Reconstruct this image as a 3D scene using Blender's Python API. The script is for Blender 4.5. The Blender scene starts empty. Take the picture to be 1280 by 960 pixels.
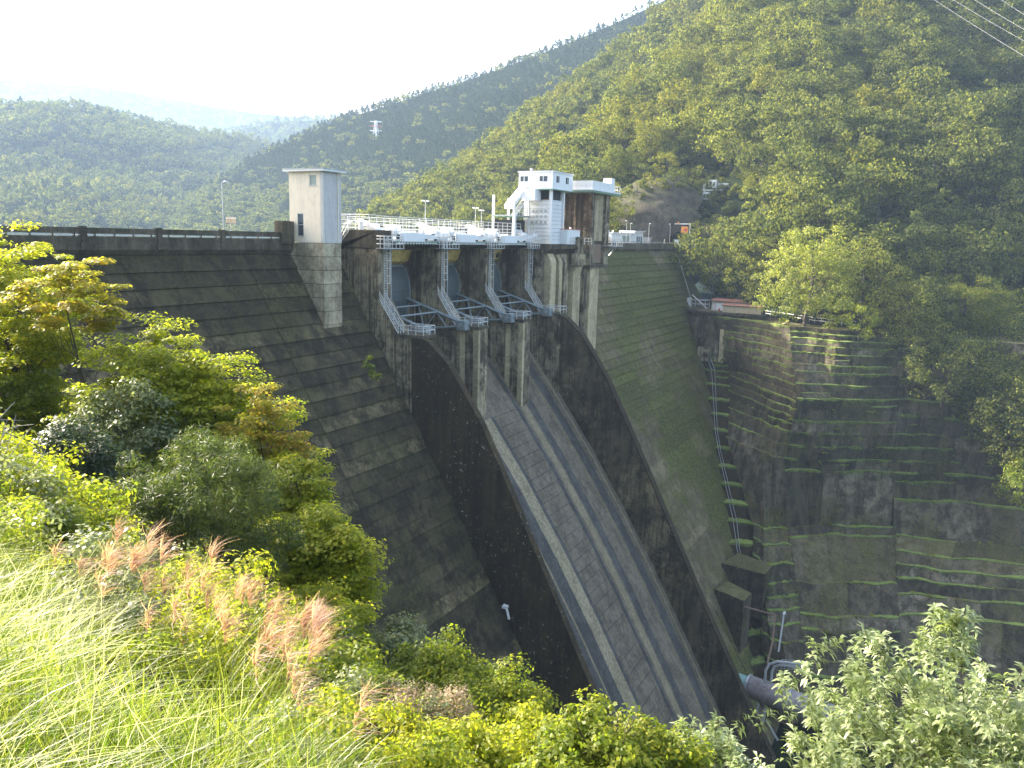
import bpy, math, random
import numpy as np
from mathutils import Matrix, Vector

random.seed(7)
RNG = np.random.default_rng(7)
scn = bpy.context.scene
COL = scn.collection
R = math.radians

# ------------------------------------------------------------------ camera
FPX, VIEW_AZ, PITCH, ROLL = 1000.0, R(28.44), R(10.367), math.atan(0.025)
CAM = np.array([-66.5, -61.6, 1.2])
f0 = np.array([math.cos(VIEW_AZ), math.sin(VIEW_AZ), 0.0])
r0 = np.array([math.sin(VIEW_AZ), -math.cos(VIEW_AZ), 0.0])
u0 = np.array([0, 0, 1.0])
c_f = f0 * math.cos(PITCH) - u0 * math.sin(PITCH)
c_u = u0 * math.cos(PITCH) + f0 * math.sin(PITCH)
c_x = math.cos(ROLL) * r0 + math.sin(ROLL) * c_u
c_y = -math.sin(ROLL) * r0 + math.cos(ROLL) * c_u
cam_data = bpy.data.cameras.new('camera')
cam = bpy.data.objects.new('camera', cam_data)
COL.objects.link(cam)
M = Matrix.Identity(4)
for i in range(3):
    M[i][0], M[i][1], M[i][2], M[i][3] = c_x[i], c_y[i], -c_f[i], CAM[i]
cam.matrix_world = M
cam_data.sensor_width = 36.0
cam_data.lens = FPX / 1280 * 36
cam_data.clip_start, cam_data.clip_end = 0.1, 20000
scn.camera = cam


def at(px, py, depth):
    """world point seen at photo pixel (px, py) of the 1280x960 picture, at a distance along the view"""
    return CAM + depth * (c_f + c_x * (px - 640) / FPX - c_y * (py - 480) / FPX)


# ------------------------------------------------------------------ light
SUN_AZ = VIEW_AZ + R(60)      # measured from +X, counter-clockwise: ahead of the camera, to the left
SUN_EL = R(28)
world = bpy.data.worlds.new('World')
scn.world = world
world.use_nodes = True
wn = world.node_tree
sky = wn.nodes.new('ShaderNodeTexSky')
sky.sky_type = 'NISHITA'
sky.sun_disc = False
sky.sun_elevation = SUN_EL
sky.sun_rotation = math.pi / 2 - SUN_AZ
sky.air_density, sky.dust_density, sky.ozone_density = 1.0, 7.0, 1.0
wn.links.new(sky.outputs[0], wn.nodes['Background'].inputs[0])
wn.nodes['Background'].inputs[1].default_value = 0.15
sun_d = bpy.data.lights.new('sun', 'SUN')
sun_d.energy = 4.4
sun_d.angle = R(0.5)
sun_d.color = (1.0, 0.93, 0.80)
sun = bpy.data.objects.new('sun', sun_d)
COL.objects.link(sun)
sd = Vector((math.cos(SUN_EL) * math.cos(SUN_AZ), math.cos(SUN_EL) * math.sin(SUN_AZ), math.sin(SUN_EL)))
sun.rotation_euler = sd.to_track_quat('Z', 'Y').to_euler()
sun.location = (0, 0, 200)
scn.view_settings.view_transform = 'Standard'
scn.view_settings.look = 'None'
scn.view_settings.gamma = 1
scn.view_settings.use_curve_mapping = False
scn.view_settings.exposure = 2.3
scn.render.engine = 'CYCLES'
scn.cycles.volume_bounces = 0
scn.cycles.max_bounces = 6
scn.cycles.transparent_max_bounces = 8

# ------------------------------------------------------------------ helpers


def tag(o, label=None, cat=None, group=None, kind=None):
    if label: o['label'] = label
    if cat: o['category'] = cat
    if group: o['group'] = group
    if kind: o['kind'] = kind
    return o


def thing(name, label, cat, loc=(0, 0, 0), group=None, rz=0):
    o = bpy.data.objects.new(name, None)
    COL.objects.link(o)
    o.location = [float(v) for v in loc]
    o.rotation_euler = (0, 0, rz)
    o.empty_display_size = 0.5
    return tag(o, label, cat, group)


def wloc(o):
    p = np.zeros(3)
    while o is not None:
        p = p + np.array(o.location)
        o = o.parent
    return p


def obj(name, me, parent=None):
    o = bpy.data.objects.new(name, me)
    COL.objects.link(o)
    if parent is not None: o.parent = parent
    return o


def mesh_np(name, V, F, mat, smooth=False):
    """V (n,3) float, F list of int arrays with the same width, or a (m,k) array"""
    me = bpy.data.meshes.new(name)
    V = np.asarray(V, dtype=np.float32)
    F = np.asarray(F, dtype=np.int32)
    k = F.shape[1]
    me.vertices.add(len(V)); me.vertices.foreach_set('co', V.ravel())
    me.loops.add(F.size); me.loops.foreach_set('vertex_index', F.ravel())
    me.polygons.add(len(F))
    me.polygons.foreach_set('loop_start', np.arange(0, F.size, k, dtype=np.int32))
    if smooth: me.polygons.foreach_set('use_smooth', np.ones(len(F), dtype=bool))
    me.materials.append(mat)
    me.update(calc_edges=True)
    return me


class MB:
    def __init__(s): s.v, s.f = [], []

    def poly(s, pts, faces):
        n = len(s.v)
        s.v += [tuple(map(float, p)) for p in pts]
        s.f += [[n + i for i in q] for q in faces]
        return s

    def box(s, x0, x1, y0, y1, z0, z1):
        return s.poly([(x0, y0, z0), (x1, y0, z0), (x1, y1, z0), (x0, y1, z0), (x0, y0, z1), (x1, y0, z1), (x1, y1, z1), (x0, y1, z1)],
                      [(0, 3, 2, 1), (4, 5, 6, 7), (0, 1, 5, 4), (1, 2, 6, 5), (2, 3, 7, 6), (3, 0, 4, 7)])

    def prism_x(s, prof, x0, x1):
        """prof: list of (y,z); solid from x0 to x1"""
        n = len(prof)
        a = sum(prof[i][0] * prof[(i + 1) % n][1] - prof[(i + 1) % n][0] * prof[i][1] for i in range(n))
        if a < 0: prof = prof[::-1]
        pts = [(x0, y, z) for y, z in prof] + [(x1, y, z) for y, z in prof]
        return s.poly(pts, [list(range(n))[::-1], list(range(n, 2 * n))] + [(i, (i + 1) % n, n + (i + 1) % n, n + i) for i in range(n)])

    def prism_z(s, plan, z0, z1):
        n = len(plan)
        a = sum(plan[i][0] * plan[(i + 1) % n][1] - plan[(i + 1) % n][0] * plan[i][1] for i in range(n))
        if a < 0: plan = plan[::-1]
        pts = [(x, y, z0) for x, y in plan] + [(x, y, z1) for x, y in plan]
        return s.poly(pts, [list(range(n))[::-1], list(range(n, 2 * n))] + [(i, (i + 1) % n, n + (i + 1) % n, n + i) for i in range(n)])

    def tube(s, path, r, n=6, r1=None):
        path = [Vector(p) for p in path]
        m = len(path)
        base = len(s.v)
        for i, p in enumerate(path):
            d = (path[min(i + 1, m - 1)] - path[max(i - 1, 0)]).normalized()
            a = d.cross(Vector((0, 0, 1)))
            if a.length < 1e-3: a = Vector((1, 0, 0))
            a.normalize(); b = d.cross(a)
            rr = r if r1 is None else r + (r1 - r) * i / (m - 1)
            for k in range(n):
                t = 2 * math.pi * k / n
                s.v.append(tuple(p + a * math.cos(t) * rr + b * math.sin(t) * rr))
        for i in range(m - 1):
            for k in range(n):
                s.f.append([base + i * n + k, base + i * n + (k + 1) % n, base + (i + 1) * n + (k + 1) % n, base + (i + 1) * n + k])
        s.f.append([base + k for k in range(n)][::-1])
        s.f.append([base + (m - 1) * n + k for k in range(n)])
        return s

    def bar(s, p, q, w):
        return s.tube([p, q], w * 0.6, 4)

    def build(s, name, mat, parent=None, smooth=False, bevel=0):
        me = bpy.data.meshes.new(name)
        off = wloc(parent) if parent is not None else np.zeros(3)
        me.from_pydata([(a - off[0], b - off[1], c - off[2]) for a, b, c in s.v], [], s.f)
        me.materials.append(mat)
        if smooth: me.polygons.foreach_set('use_smooth', [True] * len(me.polygons))
        me.update()
        o = obj(name, me, parent)
        if bevel:
            m = o.modifiers.new('bevel', 'BEVEL'); m.width = bevel; m.segments = 1; m.limit_method = 'ANGLE'
        return o


def copy_tree(o, parent=None):
    c = o.copy(); COL.objects.link(c); c.parent = parent
    for ch in list(o.children): copy_tree(ch, c)
    return c


# ------------------------------------------------------------------ materials


class NT:
    def __init__(s, name):
        s.m = bpy.data.materials.new(name); s.m.use_nodes = True
        s.t = s.m.node_tree; s.n = s.t.nodes; s.l = s.t.links
        s.bsdf = s.n['Principled BSDF']; s.out = s.n['Material Output']

    def node(s, typ, **kw):
        n = s.n.new(typ)
        for k, v in kw.items():
            if k.startswith('i_'): n.inputs[k[2:]].default_value = v
            else: setattr(n, k, v)
        return n

    def link(s, a, b): s.l.new(a, b)

    def math(s, op, a, b=None, clamp=False):
        n = s.node('ShaderNodeMath', operation=op); n.use_clamp = clamp
        for i, v in enumerate((a, b)):
            if v is None: continue
            if isinstance(v, (int, float)): n.inputs[i].default_value = v
            else: s.link(v, n.inputs[i])
        return n.outputs[0]

    def pos(s, scale=(1, 1, 1)):
        g = s.node('ShaderNodeNewGeometry')
        m = s.node('ShaderNodeVectorMath', operation='MULTIPLY'); m.inputs[1].default_value = scale
        s.link(g.outputs['Position'], m.inputs[0])
        return m.outputs[0]

    def noise(s, vec, scale, detail=5, rough=0.6):
        n = s.node('ShaderNodeTexNoise')
        n.inputs['Scale'].default_value = scale; n.inputs['Detail'].default_value = detail; n.inputs['Roughness'].default_value = rough
        s.link(vec, n.inputs['Vector'])
        return n.outputs[0]

    def ramp(s, v, a, b):
        n = s.node('ShaderNodeMapRange'); n.interpolation_type = 'SMOOTHSTEP'
        n.inputs[1].default_value, n.inputs[2].default_value = a, b
        s.link(v, n.inputs[0])
        return n.outputs[0]

    def mix(s, f, a, b):
        n = s.node('ShaderNodeMix', data_type='RGBA')
        if isinstance(f, (int, float)): n.inputs[0].default_value = f
        else: s.link(f, n.inputs[0])
        for i, v in ((6, a), (7, b)):
            if isinstance(v, tuple): n.inputs[i].default_value = v + (1,) if len(v) == 3 else v
            else: s.link(v, n.inputs[i])
        return n.outputs[2]

    def bump(s, h, strength, dist):
        n = s.node('ShaderNodeBump'); n.inputs['Strength'].default_value = strength; n.inputs['Distance'].default_value = dist
        s.link(h, n.inputs['Height']); s.link(n.outputs[0], s.bsdf.inputs['Normal'])


def concrete(name, dark, mid, light, moss=(0.05, 0.06, 0.012), moss_amt=0.4, top_moss=0.6, streak=0.5, spots=0.0, light_amt=0.35, patch=0.09, rough=0.9, bump=0.3, warm=1.0, block=0.0, var=0.35):
    t = NT(name)
    wm = lambda c: (c[0] * (1 + .16 * warm), c[1] * (1 + .01 * warm), c[2] * (1 - .30 * warm))
    dark, mid, light = wm(dark), wm(mid), wm(light)
    P = t.pos()
    big = t.noise(P, patch, 6, 0.65)
    med = t.noise(P, 0.42, 7, 0.72)
    fine = t.noise(P, 2.3, 7, 0.75)
    st = t.noise(t.pos((0.5, 0.5, 0.09)), 1.0, 7, 0.7)
    st2 = t.noise(t.pos((1.6, 1.6, 0.06)), 1.2, 6, 0.68)
    oi = t.node('ShaderNodeObjectInfo')
    mix1 = t.math('ADD', t.math('MULTIPLY', st, 0.6), t.math('MULTIPLY', med, 0.4))
    base = t.mix(t.ramp(mix1, 0.43, 0.57), dark, mid)
    # pale lime and worn patches
    l1 = t.math('ADD', t.math('MULTIPLY', st2, 0.45), t.math('ADD', t.math('MULTIPLY', big, 0.25), t.math('MULTIPLY', med, 0.3)))
    la = t.math('MULTIPLY', t.ramp(l1, 0.60 - .22 * light_amt, 0.68 - .22 * light_amt), min(1.0, .35 + light_amt))
    base = t.mix(la, base, light)
    if block > 0:    # some blocks washed paler than their neighbours
        bl = t.math('MULTIPLY', t.ramp(oi.outputs['Random'], 0.62, 0.98), t.ramp(t.math('ADD', t.math('MULTIPLY', med, .6), t.math('MULTIPLY', st2, .4)), 0.47, 0.60))
        base = t.mix(t.math('MULTIPLY', bl, block), base, light)
    # black algae streaks running down the face
    sk = t.math('MULTIPLY', t.ramp(t.math('ADD', t.math('MULTIPLY', st2, .7), t.math('MULTIPLY', fine, .3)), 0.50, 0.58), streak)
    base = t.mix(sk, base, tuple(c * 0.3 for c in dark))
    # moss: patches, and thick on ledges
    g = t.node('ShaderNodeNewGeometry')
    sx = t.node('ShaderNodeSeparateXYZ'); t.link(g.outputs['True Normal'], sx.inputs[0])
    mm = t.math('ADD', t.math('MULTIPLY', big, 0.55), t.math('ADD', t.math('MULTIPLY', med, 0.3), t.math('MULTIPLY', fine, 0.2)))
    mp = t.math('MULTIPLY', t.ramp(mm, 0.62 - 0.24 * moss_amt, 0.72 - 0.24 * moss_amt), min(.92, moss_amt * 1.7))
    tm = t.math('MULTIPLY', t.ramp(t.math('ADD', sx.outputs[2], t.math('MULTIPLY', fine, 0.3)), 0.85, 1.1), top_moss)
    mc = t.mix(t.ramp(fine, 0.35, 0.65), tuple(c * 0.5 for c in moss), tuple(c * 1.4 for c in moss))
    base = t.mix(mp, base, mc)
    base = t.mix(tm, base, tuple(c * 1.9 for c in moss))
    if spots > 0:
        sp = t.noise(P, 2.6, 4, 0.8)
        spm = t.math('MULTIPLY', t.ramp(sp, 0.62, 0.67), t.ramp(t.noise(P, 0.16, 3), 0.42, 0.60))
        base = t.mix(t.math('MULTIPLY', spm, spots), base, (0.46, 0.44, 0.36))
    hv = t.node('ShaderNodeHueSaturation')
    t.link(base, hv.inputs['Color'])
    v = t.math('ADD', t.math('MULTIPLY', oi.outputs['Random'], var), t.math('MULTIPLY', t.ramp(fine, 0.25, 0.75), 0.75))
    t.link(t.math('ADD', v, 0.62 - var * .5), hv.inputs['Value'])
    t.link(hv.outputs[0], t.bsdf.inputs['Base Color'])
    t.bsdf.inputs['Roughness'].default_value = rough
    t.bsdf.inputs['Specular IOR Level'].default_value = 0.25
    t.bump(t.math('ADD', fine, t.math('MULTIPLY', med, 1.5)), bump, 0.08)
    return t.m


def paint(name, col, rough=0.5, metal=0.0, dirt=0.25, dirtcol=None, scale=1.2):
    t = NT(name)
    P = t.pos()
    n = t.noise(P, scale, 5, 0.65)
    st = t.noise(t.pos((3, 3, 0.4)), 1.0, 4, 0.6)
    d = dirtcol or (0.20, 0.17, 0.13)
    m = t.math('MULTIPLY', t.ramp(t.math('ADD', t.math('MULTIPLY', n, 0.5), t.math('MULTIPLY', st, 0.5)), 0.42, 0.68), dirt)
    t.link(t.mix(m, col, d), t.bsdf.inputs['Base Color'])
    t.bsdf.inputs['Roughness'].default_value = rough
    t.bsdf.inputs['Metallic'].default_value = metal
    t.bump(n, 0.1, 0.02)
    return t.m


def leaf_mat(name, c0, c1, c2, trans=0.45, gloss=0.35, tcol=1.6, obj_var=0.3, patch=0.03, rough=0.5):
    """c0 dark, c1 mid, c2 bright tint; random per leaf, per tree and in patches"""
    t = NT(name)
    g = t.node('ShaderNodeNewGeometry')
    oi = t.node('ShaderNodeObjectInfo')
    rnd = g.outputs['Random Per Island']
    pn = t.noise(t.pos(), patch, 3)
    a = t.mix(rnd, c0, c1)
    sel = t.math('ADD', t.math('MULTIPLY', oi.outputs['Random'], obj_var * 2), t.math('MULTIPLY', t.ramp(pn, 0.35, 0.65), 1 - obj_var))
    b = t.mix(t.math('MULTIPLY', sel, t.ramp(rnd, 0.1, 1.0), True), a, c2)
    t.link(b, t.bsdf.inputs['Base Color'])
    t.bsdf.inputs['Roughness'].default_value = rough
    t.bsdf.inputs['Specular IOR Level'].default_value = gloss
    tr = t.node('ShaderNodeBsdfTranslucent')
    tc = t.mix(1.0, b, (1, 1, 1)); 
    mul = t.node('ShaderNodeMix', data_type='RGBA', blend_type='MULTIPLY'); mul.inputs[0].default_value = 1
    t.link(b, mul.inputs[6]); mul.inputs[7].default_value = (tcol, tcol * 1.05, tcol * 0.55, 1)
    t.link(mul.outputs[2], tr.inputs[0])
    ms = t.node('ShaderNodeMixShader'); ms.inputs[0].default_value = trans
    t.link(t.bsdf.outputs[0], ms.inputs[1]); t.link(tr.outputs[0], ms.inputs[2])
    t.link(ms.outputs[0], t.out.inputs[0])
    return t.m


M_ = {}
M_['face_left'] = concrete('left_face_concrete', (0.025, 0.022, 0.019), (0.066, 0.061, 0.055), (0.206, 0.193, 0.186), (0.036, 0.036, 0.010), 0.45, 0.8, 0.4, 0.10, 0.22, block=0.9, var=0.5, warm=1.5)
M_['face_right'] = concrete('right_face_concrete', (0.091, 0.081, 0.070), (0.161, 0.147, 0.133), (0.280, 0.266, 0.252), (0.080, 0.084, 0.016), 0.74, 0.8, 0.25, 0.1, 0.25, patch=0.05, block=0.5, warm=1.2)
M_['wall_dark'] = concrete('guide_wall_and_riser_shade', (0.024, 0.019, 0.015), (0.044, 0.036, 0.031), (0.102, 0.093, 0.085), (0.028, 0.026, 0.008), 0.2, 0.9, 0.4, 1.0, 0.16, warm=1.7)  # also carries the painted shade of the ledge risers beside the dam
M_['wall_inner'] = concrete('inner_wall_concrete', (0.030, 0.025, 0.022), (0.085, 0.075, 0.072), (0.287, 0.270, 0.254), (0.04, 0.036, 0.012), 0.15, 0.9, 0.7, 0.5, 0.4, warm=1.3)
M_['pier'] = concrete('pier_concrete', (0.046, 0.038, 0.034), (0.156, 0.143, 0.130), (0.390, 0.370, 0.345), (0.05, 0.045, 0.015), 0.15, 0.8, 0.85, 0.1, 0.6)
M_['pale'] = concrete('pale_concrete', (0.27, 0.255, 0.225), (0.42, 0.40, 0.355), (0.52, 0.50, 0.45), (0.12, 0.12, 0.06), 0.08, 0.5, 0.22, 0.1, 0.3)
M_['pilaster'] = concrete('pilaster_concrete', (0.24, 0.23, 0.22), (0.44, 0.43, 0.415), (0.56, 0.55, 0.54), (0.08, 0.075, 0.03), 0.1, 0.5, 0.35, 0.0, 0.4)
M_['parapet'] = concrete('parapet_concrete', (0.056, 0.053, 0.050), (0.106, 0.100, 0.095), (0.200, 0.188, 0.175), (0.05, 0.045, 0.02), 0.15, 0.3, 0.4, 0.0, 0.25)
M_['terrace'] = concrete('terrace_concrete', (0.037, 0.033, 0.025), (0.094, 0.086, 0.073), (0.263, 0.250, 0.231), (0.062, 0.058, 0.015), 0.45, 0.5, 0.55, 0.45, 0.30, block=0.7, var=0.7, warm=0.8)
M_['moss'] = concrete('moss_ledge', (0.075, 0.10, 0.024), (0.14, 0.18, 0.045), (0.21, 0.23, 0.10), (0.12, 0.16, 0.038), 0.5, 0.5, 0.12, 0.0, 0.4, patch=0.4, warm=0.3)
M_['hutwall'] = concrete('stained_wall_concrete', (0.042, 0.036, 0.031), (0.132, 0.120, 0.108), (0.360, 0.342, 0.312), (0.05, 0.05, 0.018), 0.3, 0.6, 0.75, 0.3, 0.45)
M_['yellow'] = concrete('yellow_stained_concrete', (0.42, 0.34, 0.14), (0.56, 0.47, 0.22), (0.60, 0.55, 0.34), (0.20, 0.19, 0.08), 0.08, 0.2, 0.1, 0.0, 0.3)
M_['soffit'] = concrete('soffit_concrete', (0.065, 0.065, 0.052), (0.156, 0.156, 0.117), (0.286, 0.273, 0.221), (0.07, 0.075, 0.03), 0.45, 0.5, 0.5, 0.0, 0.3)
M_['chute'] = concrete('chute_concrete', (0.101, 0.089, 0.084), (0.155, 0.142, 0.135), (0.230, 0.216, 0.203), (0.06, 0.058, 0.03), 0.06, 0.05, 0.30, 0.0, 0.25, rough=0.75, warm=0.9)
M_['chute_wet'] = concrete('wet_chute_concrete', (0.046, 0.046, 0.049), (0.078, 0.078, 0.083), (0.130, 0.130, 0.130), (0.04, 0.04, 0.02), 0.05, 0.05, 0.3, 0.0, 0.2, rough=0.55, warm=0.6)
M_['chute_pale'] = concrete('pale_chute_stripe', (0.24, 0.215, 0.16), (0.31, 0.28, 0.215), (0.36, 0.33, 0.26), (0.15, 0.13, 0.06), 0.05, 0.05, 0.1, 0.0, 0.3, rough=0.8, warm=0.6)
M_['chute_tan'] = concrete('tan_chute_stripe', (0.16, 0.145, 0.115), (0.20, 0.18, 0.145), (0.23, 0.21, 0.175), (0.10, 0.09, 0.05), 0.05, 0.05, 0.2, 0.0, 0.3, rough=0.8, warm=0.8)
M_['tower'] = paint('cream_render', (0.82, 0.72, 0.56), 0.85, 0, 0.3, (0.36, 0.32, 0.28))
M_['tower2'] = paint('grey_render', (0.56, 0.54, 0.52), 0.85, 0, 0.35, (0.26, 0.24, 0.22))
M_['white'] = paint('white_paint', (0.80, 0.80, 0.79), 0.5, 0, 0.28, (0.42, 0.38, 0.32))
M_['white_clean'] = paint('clean_white_paint', (0.82, 0.82, 0.82), 0.45, 0, 0.12, (0.5, 0.48, 0.44))
M_['rail'] = paint('white_steel_rail', (0.66, 0.65, 0.62), 0.45, 0, 0.35, (0.30, 0.24, 0.18), 4)
M_['galv'] = paint('galvanised_steel', (0.42, 0.43, 0.44), 0.45, 0.4, 0.35, (0.22, 0.20, 0.17), 3)
M_['bluesteel'] = paint('blue_grey_steel', (0.25, 0.29, 0.30), 0.55, 0.1, 0.35, (0.10, 0.10, 0.10), 1.5)
M_['gate'] = paint('gate_plate_steel', (0.105, 0.130, 0.138), 0.5, 0.1, 0.4, (0.06, 0.065, 0.065), 0.8)
M_['green'] = paint('green_trim', (0.16, 0.30, 0.20), 0.6, 0, 0.4)
M_['dark'] = paint('painted_opening_shade', (0.008, 0.008, 0.009), 0.7, 0, 0.1, (0.02, 0.02, 0.02))  # near-black paint: the shade inside openings put into the colour
M_['glass'] = paint('window_glass', (0.05, 0.06, 0.07), 0.12, 0, 0.1, (0.1, 0.1, 0.1))
M_['blind'] = paint('greenish_pane', (0.30, 0.36, 0.30), 0.3, 0, 0.2)
M_['redroof'] = paint('red_iron_roof', (0.20, 0.085, 0.065), 0.8, 0, 0.5, (0.20, 0.13, 0.10), 2)
M_['pinkwall'] = paint('pale_pink_wall', (0.66, 0.58, 0.54), 0.8, 0, 0.35, (0.4, 0.33, 0.28))
M_['creamwall'] = paint('cream_corrugated_wall', (0.56, 0.47, 0.33), 0.8, 0, 0.45, (0.34, 0.24, 0.15), 1)
M_['orange'] = paint('orange_paint', (0.75, 0.27, 0.03), 0.5, 0, 0.2)
M_['red'] = paint('red_paint', (0.5, 0.06, 0.04), 0.5, 0, 0.2)
M_['rust'] = paint('rusty_steel', (0.20, 0.12, 0.075), 0.8, 0.1, 0.6, (0.30, 0.24, 0.19), 3)
M_['pipe'] = paint('grey_pipe_paint', (0.36, 0.33, 0.33), 0.55, 0.1, 0.65, (0.10, 0.075, 0.07), 0.9)
M_['asphalt'] = paint('asphalt', (0.05, 0.05, 0.052), 0.9, 0, 0.3, (0.09, 0.085, 0.08))
M_['bark'] = paint('bark', (0.085, 0.066, 0.050), 0.9, 0, 0.6, (0.035, 0.028, 0.022), 6)
M_['deadwood'] = paint('dead_twigs', (0.40, 0.34, 0.31), 0.85, 0, 0.3)
M_['soil'] = paint('dark_soil', (0.040, 0.050, 0.018), 0.95, 0, 0.6, (0.03, 0.025, 0.018), 0.6)
M_['forest_floor'] = paint('forest_floor', (0.016, 0.024, 0.010), 0.95, 0, 0.5, (0.012, 0.012, 0.008), 0.05)
M_['forest_floor'].node_tree.nodes['Principled BSDF'].inputs['Specular IOR Level'].default_value = 0.0
M_['soil'].node_tree.nodes['Principled BSDF'].inputs['Specular IOR Level'].default_value = 0.0
M_['rock'] = concrete('grey_rock', (0.030, 0.027, 0.026), (0.060, 0.055, 0.053), (0.095, 0.09, 0.085), (0.035, 0.04, 0.016), 0.3, 0.5, 0.3, 0.0, 0.3, bump=0.8)
M_['teal'] = paint('teal_cover', (0.16, 0.34, 0.30), 0.4, 0, 0.3)

# ------------------------------------------------------------------ setting: ground, water, hills


def slope_z(x, y):
    """left bank: falls towards the valley (+X)"""
    s = (x + 66.5) * 0.98 - (y + 61.6) * 0.17
    z = np.where(s < 2.3, -0.45 - 0.62 * s, -1.876 - 0.93 * (s - 2.3))
    z = np.where(s < -3, 1.41 - 0.25 * (s + 3), z)
    z = z + 0.18 * np.sin(x * 0.9 + y * 0.5) * np.clip((s - 2) / 4, 0, 1) + 0.5 * np.sin(x * 0.23 - y * 0.31) * np.clip((s - 4) / 6, 0, 1)
    return np.maximum(z, -82)


def grid_mesh(name, X, Y, Z, mat, smooth=True):
    n, m = X.shape
    V = np.stack([X.ravel(), Y.ravel(), Z.ravel()], 1)
    i = np.arange(n * m).reshape(n, m)
    F = np.stack([i[:-1, :-1].ravel(), i[1:, :-1].ravel(), i[1:, 1:].ravel(), i[:-1, 1:].ravel()], 1)
    return mesh_np(name, V, F, mat, smooth)


gx = np.concatenate([np.linspace(-220, -72, 20), np.linspace(-71, -50, 60), np.linspace(-49, 40, 60)])
gy = np.concatenate([np.linspace(-400, -75, 30), np.linspace(-74, -45, 70), np.linspace(-44, 9, 36)])
GX, GY = np.meshgrid(gx, gy, indexing='ij')
GZ = slope_z(GX, GY)
GZ = np.where(GX < -75, GZ + 0.45 * (-75 - GX), GZ)
tag(obj('hillside', grid_mesh('hillside', GX, GY, GZ, M_['soil'])), kind='structure')
g = MB(); g.poly([(-9000, -9000, -83), (9000, -9000, -83), (9000, 9000, -83), (-9000, 9000, -83)], [(0, 1, 2, 3)])
tag(g.build('ground', M_['forest_floor']), kind='structure')
t_ = NT('lake_water')
t_.bsdf.inputs['Base Color'].default_value = (0.02, 0.05, 0.045, 1); t_.bsdf.inputs['Roughness'].default_value = 0.08
t_.bump(t_.noise(t_.pos(), 0.6, 3), 0.1, 0.05)
g = MB(); g.poly([(-600, 12, -4.5), (230, 12, -4.5), (900, 900, -4.5), (-600, 900, -4.5)], [(0, 1, 2, 3)])
tag(g.build('water', t_.m), kind='structure')


def fbm(x, y, seed, octs=4):
    r = np.random.default_rng(seed)
    out = np.zeros_like(x); amp = 1.0; fr = 1.0
    for o in range(octs):
        for k in range(3):
            a = r.uniform(0, 2 * math.pi); p = r.uniform(0, 6.28)
            out += amp * np.sin((x * math.cos(a) + y * math.sin(a)) * fr + p) / 3
        amp *= 0.55; fr *= 1.9
    return out


def loft(rows, nu, nv, noise_amp, noise_scale, seed):
    """rows: list (bottom to top) of lists of (px,py,depth); returns grids of world points"""
    A = np.array(rows, float)          # (R, C, 3)
    P = np.zeros_like(A)
    for i in range(A.shape[0]):
        for j in range(A.shape[1]): P[i, j] = at(*A[i, j])
    def interp(arr, n, axis):
        k = arr.shape[axis]
        t = np.linspace(0, k - 1, n)
        i0 = np.clip(np.floor(t).astype(int), 0, k - 2); fr = t - i0
        im, i1, i2 = np.clip(i0 - 1, 0, k - 1), i0 + 1, np.clip(i0 + 2, 0, k - 1)
        a, b, c, d = (np.take(arr, q, axis) for q in (im, i0, i1, i2))
        sh = [1] * arr.ndim; sh[axis] = n; f = fr.reshape(sh)
        return 0.5 * ((2 * b) + (-a + c) * f + (2 * a - 5 * b + 4 * c - d) * f ** 2 + (-a + 3 * b - 3 * c + d) * f ** 3)
    P = interp(interp(P, nv, 0), nu, 1)
    d = P - CAM; dist = np.linalg.norm(d, axis=2, keepdims=True)
    nz = fbm(P[..., 0] / noise_scale, P[..., 1] / noise_scale, seed)[..., None]
    edge = np.sin(np.linspace(0, math.pi, nv))[:, None, None] ** 0.5
    hd = d.copy(); hd[..., 2] = 0; hd /= np.linalg.norm(hd, axis=2, keepdims=True)
    P = P + hd * nz * noise_amp * edge
    # carry the hill over the ridge and down its far side
    top = P[-1:].copy(); back = []
    for k in (0.08, 0.25, 0.6):
        b = top + hd[-1:] * dist[-1:] * k; b[..., 2] = top[..., 2] - dist[-1:, :, 0] * k * 0.5; back.append(b)
    return P, np.concatenate([P] + back, 0)


def hill_object(name, G, mat):
    return tag(obj(name, grid_mesh(name, G[..., 0], G[..., 1], G[..., 2], mat)), kind='structure')


HILLS = {}
# farthest blue ridge
xs = [-260, -60, 40, 120, 200, 300, 400, 470, 560]
HILLS['far_ridge'] = loft([[(x, 300, 2300) for x in xs], [(x, 215, 2900) for x in xs],
                           list(zip(xs, [96, 98, 102, 109, 122, 139, 149, 158, 185], [3500] * 9))], 60, 24, 90, 260, 1)
# ridge between, closing the valley
xs = [150, 220, 290, 350, 420, 480, 560]
HILLS['valley_head'] = loft([[(x, 300, 1500) for x in xs], [(x, 235, 1750) for x in xs],
                             list(zip(xs, [215, 185, 165, 153, 150, 150, 160], [2050] * 7))], 40, 20, 60, 150, 2)
# left hill over the lake
xs = [-320, -180, -60, 40, 110, 190, 240, 300, 360, 430, 500]
HILLS['left_mountain'] = loft([list(zip(xs, [300] * 11, [620, 640, 660, 690, 720, 790, 860, 930, 1000, 1050, 1100])),
                               list(zip(xs, [200, 215, 215, 215, 220, 225, 230, 235, 245, 262, 288], [900, 900, 900, 930, 960, 1010, 1060, 1110, 1150, 1180, 1200])),
                               list(zip(xs, [90, 120, 141, 133, 137, 154, 163, 172, 190, 225, 275], [1150, 1150, 1160, 1200, 1240, 1310, 1340, 1360, 1360, 1340, 1300]))], 90, 34, 45, 75, 3)
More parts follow.
